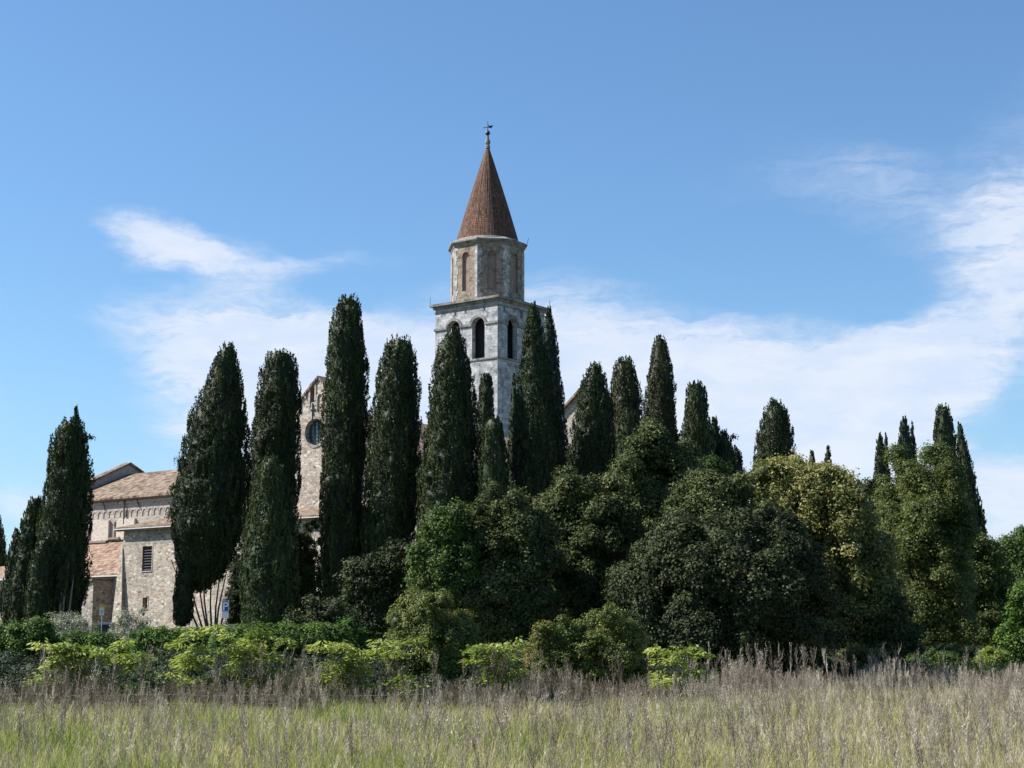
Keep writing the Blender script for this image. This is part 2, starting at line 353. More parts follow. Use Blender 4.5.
def arch_band(mb, F, mid, r0, r1, z, t0, t1, K=12):
    for k in range(K):
        a0, a1 = math.pi*k/K, math.pi*(k+1)/K
        q = [(mid-r*math.cos(a), z+r*math.sin(a)) for r, a in ((r0, a0), (r0, a1), (r1, a1), (r1, a0))]
        mb.hexa([F(x, t0, y) for x, y in q], [F(x, t1, y) for x, y in q])
GZ = 1.9
# ---- basilica -----------------------------------------------------------------
bas = thing('basilica', 'long rubble stone basilica with tiled roofs and a rose window gable behind the cypresses', 'church', tuple(P(0, 0, GZ)))
def basilica():
    T1 = 7.0
    # front range (long low range, eave line rising to the right)
    _, ze = hit(122, 527, 0); s_end = hit(425, 520, 0)[0]
    w = MB(); holes = []
    a, z0 = hit(142.0, 571, 0); b, z1 = hit(152.4, 546, 0); h1 = (a, b, z0, z1, False)
    a, z0 = hit(142.4, 608.6, 0); b, z1 = hit(147.6, 597.5, 0); h2 = (a, b, z0, z1, False)
    a, z0 = hit(177, 617, 0); b, z1 = hit(186, 590, 0); h3 = (a, b, z0, z1, False)
    extra = [(s, s+.9, ze-5.0, ze-3.0, False) for s in (14.5, 20.5, 26.0)]
    holes = [h1, h2, h3]+extra
    zsplit = hit(130, 546, 0)[1]
    holed_wall(w, P, 0, s_end, GZ-.3, zsplit if zsplit > h1[3] else h1[3]+.02, holes, .45)
    boxf(w, 0, s_end, .5, T1, GZ-.3, ze-.3)
    wall = w.build('wall', M['rubble'], bas)
    w = MB(); zs = zsplit if zsplit > h1[3] else h1[3]+.02
    boxf(w, .25, s_end, .012, .5, zs, ze); w.build('upper_wall', M['rubble_grey'], bas)
    # battered corner buttress
    w = MB(); zt = hit(123, 548, 0)[1]
    w.hexa([P(-.5,-.6,GZ-.3), P(1.1,-.6,GZ-.3), P(1.1,.01,GZ-.3), P(-.5,.01,GZ-.3)], [P(-.05,-.08,zt), P(.25,-.08,zt), P(.25,.01,zt), P(-.05,.01,zt)])
    w.build('buttress', M['rubble'], bas)
    # windows of the range
    def window(h, kind):
        f = MB(); a, b, c, d, _ = h; k = .10
        boxf(f, a-k, a, -.012, .1, c-k, d+k); boxf(f, b, b+k, -.03, .1, c-k, d+k); boxf(f, a, b, -.03, .1, d, d+k); boxf(f, a-.02, b+.02, -.06, .1, c-k, c)
        fr = f.build('window', M['rubble'], bas); g = MB(); boxf(g, a, b, .36, .42, c, d); g.build('pane', M['dark_void'], fr)
        if kind == 'louvre':
            l = MB(); n = 9
            for q in range(n):
                z = c+(d-c)*(q+.3)/n; l.hexa([P(a,.06,z), P(b,.06,z), P(b,.3,z+.16), P(a,.3,z+.16)], [P(a,.06,z+.05), P(b,.06,z+.05), P(b,.3,z+.21), P(a,.3,z+.21)])
            l.build('louvres', M['louvre'], fr)
    window(h1, 'louvre'); window(h2, '')
    for h in extra: window(h, '')
    f = MB(); a, b, c, d, _ = h3; boxf(f, a-.22, a, -.04, .1, c, d+.25); boxf(f, b, b+.22, -.04, .1, c, d+.25); boxf(f, a, b, -.04, .1, d, d+.25)
    dr = f.build('door', M['stone_frame'], bas); g = MB(); boxf(g, a, b, .3, .4, c, d); g.build('door_leaf', M['louvre'], dr)
    # range roof + eave
    zt = hit(128, 519.5, T1)[1]
    r = MB(); roof_slab(r, P, (-.45,-.55,ze-.10), (s_end+.3,-.55,ze-.10), (s_end+.3,T1,zt), (-.45,T1,zt), .16)
    rf = r.build('roof', M['tile'], bas)
    e = MB(); boxf(e, -.4, s_end, -.42, -.02, ze-.42, ze-.26)
    e.build('eaves_board', M['trim'], rf)
    e = MB(); boxf(e, -.4, s_end, -.62, -.5, ze-.30, ze-.22); e.build('gutter', M['gutter'], rf)
    # ---- upper nave (clerestory with corbel arches)
    sA = hit(64, 500, T1)[0]; zE = hit(130, 495.5, T1)[1]; sB = hit(262, 480, T1)[0]; zb = hit(100, 545, T1)[1]
    holes = []
    for x0, x1 in ((89, 93.4), (113.6, 117.6)):
        a, c = hit(x0, 541 if x0 < 100 else 538, T1); b, d = hit(x1, 521, T1); holes.append((a, b, c, d, True))
    FT = lambda s, t, z: P(s, t+T1, z)
    w = MB(); holed_wall(w, FT, sA, sB, GZ, zE-.1, holes, .6)
    WD = 8.0
    boxf(w, sA, sB, T1+.62, T1+2*WD, GZ, zE-.15)
    zR = hit(134, 473.5, T1+WD)[1]
    for s_ in (sA,):   # gable end wall with raised parapet
        q = lambda t, z: P(s_-.35, t, z); q2 = lambda t, z: P(s_+.25, t, z)
        prof = [(T1-.3, GZ), (T1+2*WD+.3, GZ), (T1+2*WD+.3, zE+.5), (T1+WD, zR+1.0), (T1-.3, zE+.5)]
        A = [q(*p_) for p_ in prof]; B = [q2(*p_) for p_ in prof]; w.poly(A); w.poly(B[::-1])
        for i in range(5): j = (i+1) % 5; w.poly([A[i], A[j], B[j], B[i]])
    w.build('clerestory_wall', M['brick_wall'], bas)
    c_ = MB()
    for (t0, z0, t1, z1) in ((T1-.5, zE+.42, T1+WD, zR+1.0), (T1+WD, zR+1.0, T1+2*WD+.5, zE+.42)):
        c_.hexa([P(sA-.6,t0,z0), P(sA+.5,t0,z0), P(sA+.5,t1,z1), P(sA-.6,t1,z1)], [P(sA-.6,t0,z0+.22), P(sA+.5,t0,z0+.22), P(sA+.5,t1,z1+.22), P(sA-.6,t1,z1+.22)])
    c_.build('gable_coping', M['tile'], bas)
    r = MB(); roof_slab(r, P, (sA+.27,T1-.5,zE-.12), (sB,T1-.5,zE-.12), (sB,T1+WD,zR), (sA+.27,T1+WD,zR), .2)
    roof_slab(r, P, (sA+.27,T1+WD,zR), (sB,T1+WD,zR), (sB,T1+2*WD+.5,zE-.12), (sA+.27,T1+2*WD+.5,zE-.12), .2)
    rf = r.build('roof', M['tile'], bas)
    e = MB(); boxf(e, sA+.3, sB, T1-.3, T1-.02, zE-.42, zE-.2); e.build('eaves_board', M['trim'], rf)
    # window panes, pilasters, blind arches
    for a, b, c, d, _ in holes:
        g = MB(); boxf(g, a, b, T1+.4, T1+.5, c, d); g.build('window', M['dark_void'], bas)
    c_ = MB(); zc = hit(110, 514, T1)[1]; k = 0; s = sA+.8
    while s < sB-1:
        arch_band(c_, FT, s, .26, .40, zc, -.06, -.002, 6); boxf(c_, s-.42, s-.28, T1-.06, T1-.002, zc-.35, zc+.02); s += .82
    boxf(c_, sA+.3, sB, T1-.10, T1-.001, zE-.75, zE-.52)
    c_.build('corbel_arches', M['brick_wall'], bas)
    p_ = MB()
    z1, z0 = hit(100, 521, T1)[1], hit(100, 541, T1)[1]
    a, b = hit(93.6, 530, T1)[0], hit(110.2, 530, T1)[0]; boxf(p_, a, b, T1-.25, T1-.003, z0, z1)
    a, b = hit(118.2, 530, T1)[0], hit(136, 530, T1)[0]; boxf(p_, a, b, T1-.25, T1-.003, z0, z1)
    p_.build('infill_panel', M['plaster'], bas)
    p_ = MB(); a, b = hit(91, 541, T1)[0], hit(109.5, 541, T1)[0]; boxf(p_, a, b, T1-.5, T1-.01, z0-.22, z0-.01)
    a, b = hit(111, 541, T1)[0], hit(122, 541, T1)[0]; boxf(p_, a, b, T1-.45, T1-.01, z0+.05, z0+.24); p_.build('sill_moulding', M['trim'], bas)
    d = MB(); s = hit(125.7, 500, T1)[0]; d.tube([P(s,T1-.2,zE-.4), P(s+.1,T1-.2,hit(127, 524, T1)[1])], .09, 8); d.build('downpipe', M['copper'], bas)
    d = MB()
    for x0, y0, x1, y1 in ((104, 500, 106, 511), (124, 498, 118, 503), (137, 497, 140.5, 508), (153, 494.5, 157, 498)):
        A, B = hit(x0, y0, T1), hit(x1, y1, T1); d = MB(); d.tube([P(A[0],T1-.12,A[1]), P(B[0],T1-.12,B[1])], .05, 5); d.build('tie_bar', M['iron'], bas)
    # ---- aisle on the left with its steep warm roof
    te = 1.2; zt = hit(105, 541.5, T1)[1]; z0 = hit(110, 573.5, te)[1]
    w = MB(); boxf(w, sA-2, -.12, te+.4, T1-.02, GZ-.3, z0-.25); w.build('aisle_wall', M['rubble_grey'], bas)
    r = MB(); roof_slab(r, P, (sA-2,te,z0), (-.05,te,z0), (-.05,T1-.01,zt), (sA-2,T1-.01,zt), .2); rf = r.build('aisle_roof', M['tile_red'], bas)
    e = MB(); boxf(e, sA-2, -.1, te-.14, te-.02, z0-.28, z0-.16); e.build('gutter', M['gutter'], rf)
    a = hit(88, 585, te)[0]; b = hit(109, 585, te)[0]; zz0 = hit(86, 589, te)[1]; zz1 = hit(108, 578, te)[1]
    w = MB(); w.hexa([P(a-1,-.6,GZ-.3), P(b,-.6,GZ-.3), P(b,te+.38,GZ-.3), P(a-1,te+.38,GZ-.3)], [P(a-1,-.6,zz0-.3), P(b,-.6,zz1-.2), P(b,te+.38,zz1-.2), P(a-1,te+.38,zz0-.3)])
    w.build('porch_wall', M['rubble_grey'], bas)
    w = MB(); roof_slab(w, P, (a-1.2,-.8,zz0-.2), (b+.1,-.8,zz1-.1), (b+.1,te+.37,zz1-.06), (a-1.2,te+.37,zz0-.16), .16); w.build('porch_roof', M['tile'], bas)
    # ---- gable with rose window
    TG = 6.6; FG = lambda s, t, z: P(s, t+TG, z)
    sc, zc = hit(315.2, 432, TG); sa, za = hit(318.6, 378.5, TG); pitch = math.tan(R(41)); half = 7.2; zsh = za-half*pitch
    rr = abs(hit(315.2, 445.3, TG)[1]-zc)
    bw0 = hit(310.3, 410, TG)[0]; bw1 = hit(314.6, 410, TG)[0]; bz0 = hit(312, 402.5, TG)[1]; bz1 = hit(312, 386.8, TG)[1]; bm_ = (bw0+bw1)/2
    w = MB()
    # front sheet: cells around the round window, the gable and the little belfry opening
    K = 40; ring = [(sc+rr*math.cos(2*math.pi*k/K), zc+rr*math.sin(2*math.pi*k/K)) for k in range(K+1)]
    q = rr+.25
    def sqp(k):
        a = 2*math.pi*k/K; m = max(abs(math.cos(a)), abs(math.sin(a))); return (sc+q*math.cos(a)/m, zc+q*math.sin(a)/m)
    for k in range(K):
        w.poly([FG(ring[k][0],0,ring[k][1]), FG(sqp(k)[0],0,sqp(k)[1]), FG(sqp(k+1)[0],0,sqp(k+1)[1]), FG(ring[k+1][0],0,ring[k+1][1])])
        w.poly([FG(ring[k][0],0,ring[k][1]), FG(ring[k+1][0],0,ring[k+1][1]), FG(ring[k+1][0],.7,ring[k+1][1]), FG(ring[k][0],.7,ring[k][1])])
    l, r_ = sa-half, sa+half
    def slab(s0, s1, z0, z1): w.poly([FG(s0,0,z0), FG(s1,0,z0), FG(s1,0,z1), FG(s0,0,z1)])
    top = lambda s: za-abs(s-sa)*pitch
    slab(l, r_, GZ, zc-q); slab(l, sc-q, zc-q, min(zc+q, zsh) if zsh > zc-q else zc-q)
    zq = zc+q
    # columns above sill line, cut by the gable slope
    def column(s0, s1, z0):
        z0a = z0; pts = [(s0, z0a), (s1, z0a)]
        if top(s1) > z0a: pts.append((s1, top(s1)))
        if s0 < sa < s1: pts.append((sa, za))
        if top(s0) > z0a: pts.append((s0, top(s0)))
        if len(pts) > 2: w.poly([FG(a_, 0, b_) for a_, b_ in pts])
    zlow = zc-q
    if zsh > zlow: column(l, sc-q, zsh)
    else: column(l+(zlow-zsh)/pitch, sc-q, zlow)
    column(sc+q, r_ if zsh > zlow else r_-(zlow-zsh)/pitch, zlow)
    column(sc-q, bw0, zq); column(bw1, sc+q, zq); w.poly([FG(bw0,0,zq), FG(bw1,0,zq), FG(bw1,0,bz0), FG(bw0,0,bz0)])
    column(bw0, bw1, bz1); rb = (bw1-bw0)/2
    for a_ in (bw0, bw1): w.poly([FG(a_,0,bz0), FG(a_,.7,bz0), FG(a_,.7,bz1), FG(a_,0,bz1)])
    A = [(l, GZ), (r_, GZ), (r_, zsh), (sa, za), (l, zsh)]
    w.poly([FG(a_, 1.0, b_) for a_, b_ in A])
    for i in range(5): j = (i+1) % 5; w.poly([FG(A[i][0],0,A[i][1]), FG(A[j][0],0,A[j][1]), FG(A[j][0],1.0,A[j][1]), FG(A[i][0],1.0,A[i][1])])
    gw = w.build('gable_wall', M['rubble'], bas)
    c_ = MB()
    for sg in (-1, 1):
        e0, e1 = (sa+sg*(half+.3), zsh-.25), (sa, za)
        c_.hexa([FG(e0[0],-.16,e0[1]), FG(e1[0],-.16,e1[1]), FG(e1[0],1.1,e1[1]), FG(e0[0],1.1,e0[1])], [FG(e0[0],-.16,e0[1]+.25), FG(e1[0],-.16,e1[1]+.25), FG(e1[0],1.1,e1[1]+.25), FG(e0[0],1.1,e0[1]+.25)])
    c_.build('gable_coping', M['tile'], bas)
    g = MB(); g.poly([FG(sc+rr*1.02*math.cos(2*math.pi*k/32), .45, zc+rr*1.02*math.sin(2*math.pi*k/32)) for k in range(32)]); rose = g.build('rose_window', M['glass'], bas, fix=False)
    g = MB()
    for k in range(-2, 3):
        x = sc+k*rr/2.6; h = math.sqrt(max(0, rr*rr-(x-sc)**2)); boxf(g, x-.035, x+.035, .36+TG, .44+TG, zc-h, zc+h)
    for k in range(-3, 4):
        z = zc+k*rr/3.6; h = math.sqrt(max(0, rr*rr-(z-zc)**2)); boxf(g, sc-h, sc+h, .37+TG, .43+TG, z-.03, z+.03)
    g.build('glazing_bars', M['iron'], rose)
    g = MB(); arch_band(g, FG, sc, rr, rr+.22, zc, -.07, .1, 20)
    FGi = lambda s, t, z: FG(s, t, 2*zc-z); arch_band(g, FGi, sc, rr, rr+.22, zc, -.07, .1, 20); g.build('frame', M['rubble_grey'], rose)
    g = MB(); arch_band(g, FG, bm_, rb, rb+.2, bz1-.05, -.07, .1, 8); boxf(g, bw0-.2, bw0, TG-.07, TG+.1, bz0-.3, bz1-.05); boxf(g, bw1, bw1+.2, TG-.07, TG+.1, bz0-.3, bz1-.05)
    for x in (bw0-.85, bw1+.7): arch_band(g, FG, x, .25, .4, bz1-1.0, -.12, -.002, 6); boxf(g, x-.42, x-.28, TG-.12, TG-.002, bz0-.8, bz1-1.0)
    g.build('gable_arcade', M['rubble'], bas)
    g = MB(); boxf(g, bw0, bw1, TG+.55, TG+.65, bz0, bz1); g.build('gable_window', M['dark_void'], bas)
    g = MB(); xs, zs_ = hit(313, 412, TG); boxf(g, xs-.035, xs+.035, TG-.12, TG-.02, zs_-.9, zs_+.8); boxf(g, xs-.32, xs+.32, TG-.12, TG-.02, zs_+.17, zs_+.24); g.build('iron_cross', M['iron'], bas)
    # ---- main nave running back behind the gable
    s1 = 0; zr = None
    r = ray(392, 418.5); # ridge line along Vv through this sight line, at s = sa
    k = ((O3+U*sa-np.array([0, 0, EYE])) @ U)/(r @ U); q_ = np.array([0, 0, EYE])+r*k; zr = q_[2]
    hw = 6.6; ze_ = zr-hw*math.tan(R(33)); L = 52
    w = MB(); w_s = lambda s, t, z: P(sa+s, TG+t, z)
    boxf(w, -hw+.3, hw-.3, 1.02, L, GZ, ze_-.1, w_s); w.poly([w_s(-hw+.3,L,ze_-.1), w_s(hw-.3,L,ze_-.1), w_s(0,L,zr-.25)]); w.build('nave_wall', M['brick_wall'], bas)
    r = MB(); roof_slab(r, w_s, (-hw-.3,1.02,ze_-.2), (0,1.02,zr), (0,L+.4,zr), (-hw-.3,L+.4,ze_-.2), .2); roof_slab(r, w_s, (0,1.02,zr), (hw+.3,1.02,ze_-.2), (hw+.3,L+.4,ze_-.2), (0,L+.4,zr), .2)
    r.build('nave_roof', M['tile_red'], bas)
    # side aisle of the nave on the right
    w = MB(); boxf(w, hw-.28, hw+6, 4, L, GZ, ze_-4.2, w_s); w.build('nave_aisle_wall', M['rubble'], bas)
    r = MB(); roof_slab(r, w_s, (hw-.25,3.8,ze_-1.6), (hw+6.4,3.8,ze_-4.2), (hw+6.4,L,ze_-4.2), (hw-.25,L,ze_-1.6), .2); r.build('nave_aisle_roof', M['tile'], bas)
basilica()
# ---- building to the right of the tower: only its gable slope shows between the trees
def gable_hall():
    base = at(587, 630, 205); base[2] = GZ
    F = lambda s, t, z: np.array([base[0], base[1], 0])+U*s+Vv*t+ZZ*z
    h = thing('chapel', 'grey gabled chapel with tiled verge glimpsed right of the bell tower between dark cypresses', 'chapel', tuple(base))
    apex = at(588, 385, 205)[2]; hw = 3.4; ze = apex-hw*math.tan(R(40))
    w = MB(); A = [(-hw, GZ-.3), (hw, GZ-.3), (hw, ze), (0, apex-.2), (-hw, ze)]
    for t in (0, 4): w.poly([F(a, t, b) for a, b in A])
    for i in range(5): j = (i+1) % 5; w.poly([F(A[i][0],0,A[i][1]), F(A[j][0],0,A[j][1]), F(A[j][0],4,A[j][1]), F(A[i][0],4,A[i][1])])
    w.build('wall', M['rubble_grey'], h)
    r = MB()
    for sg in (-1, 1): roof_slab(r, F, (sg*(hw+.5),-.5,ze-.3), (0,-.5,apex+.1), (0,4.5,apex+.1), (sg*(hw+.5),4.5,ze-.3), .35)
    r.build('roof', M['tile'], h)
gable_hall()
def west_wing():
    base = at(4, 630, 158); base[2] = GZ
    F = lambda s, t, z: np.array([base[0], base[1], 0])+U*s+Vv*t+ZZ*z
    h = thing('outbuilding', 'low pale stone outbuilding with hipped tile roof at the left edge of the churchyard', 'building', tuple(base))
    zt = at(4, 578.5, 158)[2]; zr = at(14, 568, 162)[2]
    w = MB(); holed_wall(w, F, -10, 6, GZ-.3, zt-.1, [(-1.2, -.2, zt-3.2, zt-1.0, True)], .4); boxf(w, -10, 6, .5, 8, GZ-.3, zt-.2, F); w.build('wall', M['rubble'], h)
    r = MB(); roof_slab(r, F, (-10.4,-.5,zt), (6.4,-.5,zt), (4.5,4,zr+.3), (-8,4,zr+.3), .15); roof_slab(r, F, (-8,4,zr+.3), (4.5,4,zr+.3), (6.4,8.5,zt), (-10.4,8.5,zt), .15)
    r.build('roof', M['tile_red'], h); e = MB(); boxf(e, -10.4, 6.4, -.66, -.52, zt-.2, zt-.06, F); e.build('gutter', M['gutter'], h)
    g = MB(); boxf(g, -1.2, -.2, .3, .4, zt-3.2, zt-1.0, F); g.build('window', M['dark_void'], h)
west_wing()
# ---------------------------------------------------------------- bell tower
def tower():
    YC = 219.0; C = at(497.6, 320, YC); side = 10.9
    C = np.array([C[0], C[1], 0]); F = lambda s, t, z: C+U*s+Vv*t+ZZ*z          # s in [-side,0], t in [0,side]
    zat = lambda y: at(497.6, y, YC)[2]
    ctr = F(-side/2, side/2, 0)+np.array([-.42, 0, 0]); Yc = ctr[1]; zc = lambda y: at(487, y, Yc)[2]
    tw = thing('bell_tower', 'tall square white stone bell tower with octagon drum and red brick cone spire', 'bell tower', (ctr[0], ctr[1], GZ))
    Z = dict(sill=zat(357.6), imp=zat(321.5), corn=zat(300.5), top=zat(295.5))
    FL = F; FR = lambda s, t, z: C+Vv*s-U*t+ZZ*z       # right face: s runs along Vv, t inward
    oL = [(-side*.5-1.78-0.95, -side*.5-1.78+0.95), (-side*.5+1.78-.95, -side*.5+1.78+.95)]
    ow = 1.1
    cL = [-side/2-2.15, -side/2+2.15]; cR = [side/2-2.15, side/2+2.15]
    zt = zat(314.5)
    w = MB()
    # left face, right face with real openings, two plain faces behind, belfry filled by a dark block
    for Fx, cs, s0, s1 in ((FL, cL, -side, 0), (FR, cR, 0, side)):
        holed_wall(w, Fx, s0, s1, Z['sill'], Z['corn'], [(c-ow, c+ow, Z['sill']+.25, zt, True) for c in cs], .75)
        w.poly([Fx(s0,0,GZ-.5), Fx(s1,0,GZ-.5), Fx(s1,0,Z['sill']), Fx(s0,0,Z['sill'])])
    FB = lambda s, t, z: C-U*side+Vv*s+U*t+ZZ*z; FK = lambda s, t, z: C+Vv*side-U*s-Vv*t+ZZ*z
    for Fx in (FB, FK):
        holed_wall(w, Fx, 0, side, Z['sill'], Z['corn'], [(c-ow, c+ow, Z['sill']+.25, zt, True) for c in cR], .75)
        w.poly([Fx(0,0,GZ-.5), Fx(side,0,GZ-.5), Fx(side,0,Z['sill']), Fx(0,0,Z['sill'])])
    i = 1.1
    w.poly([F(-side,0,Z['corn']), F(0,0,Z['corn']), F(0,side,Z['corn']), F(-side,side,Z['corn'])])
    w.build('shaft', M['tower_stone'], tw, fix=False)
    b = MB(); boxf(b, -side+1.6, -1.6, 1.6, side-1.6, Z['sill']-.5, Z['corn']-.05, F); b.build('belfry_shade_block', M['dark_void'], tw)  # dark block put in so the openings look shaded inside
    b = MB(); boxf(b, -side+.05, -.05, .05, side-.05, Z['sill']-.4, Z['sill']+.24, F); b.build('belfry_floor', M['tower_trim'], tw)
    # mouldings
    m = MB()
    def ring(z0, z1, o): 
        boxf(m, -side-o, o, -o, -.002, z0, z1, F); boxf(m, -side-o, o, side+.002, side+o, z0, z1, F); boxf(m, .002, o, 0, side, z0, z1, F); boxf(m, -side-o, -side-.002, 0, side, z0, z1, F)
    ring(Z['sill']-.05, Z['sill']+.2, .14)
    m.build('string_course', M['tower_trim'], tw)
    m = MB(); ring(Z['corn']-.55, Z['corn']-.42, .12); m.build('string_course', M['tower_trim'], tw)
    m = MB()
    for Fx, cs, s0, s1 in ((FL, cL, -side, 0), (FR, cR, 0, side), (FB, cR, 0, side), (FK, cR, 0, side)):
        e = sorted([s0, s1]+[c-ow-.02 for c in cs]+[c+ow+.02 for c in cs])
        for k in range(0, 6, 2): boxf(m, e[k]-(.16 if k == 0 else 0), e[k+1]+(.16 if k == 4 else 0), -.18, -.003, Z['imp']-.14, Z['imp']+.16, Fx)
        for c in cs: arch_band(m, Fx, c, ow+.02, ow+.42, zt-ow, -.13, -.003, 12)
    m.build('arch_moulding', M['tower_trim'], tw)
    # anchors
    m = MB()
    for px, py, Fx, t in ((455, 313, FL, 0), (465.4, 310.6, FL, 0), (484, 308, FL, 0), (504, 309, FR, 0), (521, 315, FR, 0)):
        n_ = Vv if Fx is FL else -U; r = ray(px, py); c0 = np.array([0, 0, EYE]); k = ((C-c0) @ n_)/(r @ n_); q = c0+r*k
        h = U if Fx is FL else Vv; out = -n_*.08
        m = MB()
        for sg in (-1, 1): m.tube([q+out-h*.25*sg-ZZ*.5, q+out+h*.25*sg+ZZ*.5], .035, 5)
        m.build('iron_anchor', M['iron'], tw)
    # cornice with overhang, dentil brackets, sloped ledge
    m = MB(); o = .62
    boxf(m, -side-.25, .25, -.25, side+.25, Z['corn'], Z['corn']+.35, F); boxf(m, -side-o, o, -o, side+o, Z['corn']+.352, Z['top'], F)
    m.build('cornice', M['tower_trim'], tw)
    zb = Z['top']; zo = zb+.4
    m = MB(); a = [F(-side-o+.1,-o+.1,zb), F(o-.1,-o+.1,zb), F(o-.1,side+o-.1,zb), F(-side-o+.1,side+o-.1,zb)]; k = 2.0
    k = 1.2; b = [F(-side+k,k,zo), F(-k,k,zo), F(-k,side-k,zo), F(-side+k,side-k,zo)]; m.hexa(a, b); m.build('ledge', M['oct_stone'], tw)
    # octagon
    Rv = 5.30; zt_ = zc(252); aU = math.atan2(U[1], U[0]); va = [aU+R(22.5)+R(45)*k for k in range(8)]
    vp = [np.array([ctr[0]+Rv*math.cos(a), ctr[1]+Rv*math.sin(a), 0]) for a in va]
    oc = MB(); fl = 2*Rv*math.sin(R(22.5))
    for k in range(8):
        A, B = vp[k], vp[(k+1) % 8]; h = (B-A)/fl; n_ = np.array([h[1], -h[0], 0])       # outward
        Fx = lambda s, t, z, A=A, h=h, n_=n_: A+h*s-n_*t+ZZ*z; fill = MB(); quo = MB()
        holed_wall(oc, Fx, 0, fl, zb+.05, zt_, [(fl/2-.62, fl/2+.62, zo+1.05, zt_-.95, True)], .35)
        boxf(fill, fl/2-.75, fl/2+.75, .3, .5, zo+1.0, zt_-.9, Fx)
        arch_band(fill, Fx, fl/2, .64, .86, zt_-1.57, -.03, .1, 8)
        # quoins: alternating long and short stones either side of each corner
        z = zb+.1; q = 0
        while z < zt_-.45:
            hgt = random.choice((.3, .38, .46)); lg = random.uniform(.3, .75); l2 = random.uniform(.25, .6)
            boxf(quo, .0, lg, -.035, .05, z, z+hgt, Fx); quo.hexa([Fx(0,-.037,z), Fx(-.02,-.05,z), Fx(-.02,.06,z), Fx(0,.06,z)], [Fx(0,-.037,z+hgt), Fx(-.02,-.05,z+hgt), Fx(-.02,.06,z+hgt), Fx(0,.06,z+hgt)])
            A2 = vp[k-1]; h2 = (A-A2)/fl; n2 = np.array([h2[1], -h2[0], 0]); G = lambda s, t, z: A2+h2*s-n2*t+ZZ*z
            boxf(quo, fl-l2, fl, -.035, .05, z, z+hgt, G); z += hgt; q += 1
        quo.build('quoins', M['quoin'], tw); fill.build('blind_arch', M['brick_fill'], tw)
    oc.poly([p+ZZ*zt_ for p in vp]); oc.build('octagon_drum', M['oct_stone'], tw, fix=False)
    m = MB(); m.lathe(ctr, [(Rv+.05, zt_), (Rv+.18, zt_+.22), (Rv+.5, zt_+.5), (Rv+.5, zt_+.72), (Rv-.1, zt_+1.0), (4.62, zt_+1.25)], 8, va[0]); m.build('octagon_cornice', M['tower_trim'], tw)
    zs0 = zc(246); zs1 = zc(148)
    m = MB(); m.lathe(ctr, [(4.75, zt_+1.1), (4.75, zs0+.15), (4.5, zs0+.45)], 48); m.build('spire_base', M['oct_stone'], tw)
    prof = [(4.5, zs0+.2)]; H = zs1-zs0
    for k in range(1, 25):
        f = k/24; prof.append((4.5*(1-f)**.97*(1+.02*math.sin(f*math.pi))+.22*f, zs0+.2+(H-.2)*f))
    m = MB(); m.lathe(ctr, prof, 56); m.build('spire', M['spire'], tw)
    z = zs1
    m = MB(); m.lathe(ctr, [(.34, z-.1), (.36, z+.25), (.22, z+.4), (.38, z+.7), (.38, z+1.0), (.2, z+1.35), (.16, z+1.8)], 12); fin = m.build('finial', M['tower_trim'], tw)
    m = MB(); m.lathe(ctr, [(.05, z+1.8), (.26, z+1.95), (.36, z+2.2), (.26, z+2.45), (.05, z+2.6)], 12); m.build('ball', M['iron'], fin)
    zt2 = zc(121.5)
    m = MB(); m.tube([ctr+ZZ*(z+2.5), ctr+ZZ*zt2], .05, 6)
    X = np.array([1., 0, 0]); m.tube([ctr-X*.5+ZZ*(zt2-.9), ctr+X*.5+ZZ*(zt2-.9)], .045, 6)
    for e in (-.5, .5): m.lathe(ctr+X*e, [(.02, zt2-1.0), (.1, zt2-.9), (.02, zt2-.8)], 6)
    m.build('cross', M['iron'], fin)
    m = MB(); zz = z+3.15; pts = [(-.15, 0), (.1, -.2), (.5, -.15), (.75, .15), (1.1, .45), (1.0, .1), (.8, -.1)]
    pts = [(-.45, .12), (-.2, -.12), (.15, -.25), (.6, -.1), (.95, .3), (.55, .22), (.1, .15), (-.2, .2), (-.35, .28)]
    A = [ctr+X*(a*.55+.28)+ZZ*(zz+b*.8)+np.array([0, -.04, 0]) for a, b in pts]; B = [p_+np.array([0, .08, 0]) for p_ in A]
    m.poly(A); m.poly(B[::-1])
    for i_ in range(len(A)): j_ = (i_+1) % len(A); m.poly([A[i_], A[j_], B[j_], B[i_]])
    m.build('weathervane', M['iron'], fin)
    m = MB()
    for px, py, yy in ((429.8, 299, 0), (533, 296, 0)): pass
    m.tube([F(-side-o+.1,-o+.1,zb), F(-side-o+.1,-o+.1,zb+1.1)], .03, 4); m.build('lightning_rod', M['iron'], tw); m = MB(); m.tube([F(o-.1,side+o-.1,zb), F(o-.1,side+o-.1,zb+1.2)], .03, 4); m.build('lightning_rod', M['iron'], tw); m = MB()
    pr = ctr+np.array([5.5, -1.2, 0]); m.tube([pr+ZZ*(zt_+.6), pr+ZZ*(zt_+1.7)+X*.3], .03, 4); m.build('lightning_rod', M['iron'], tw)
tower()
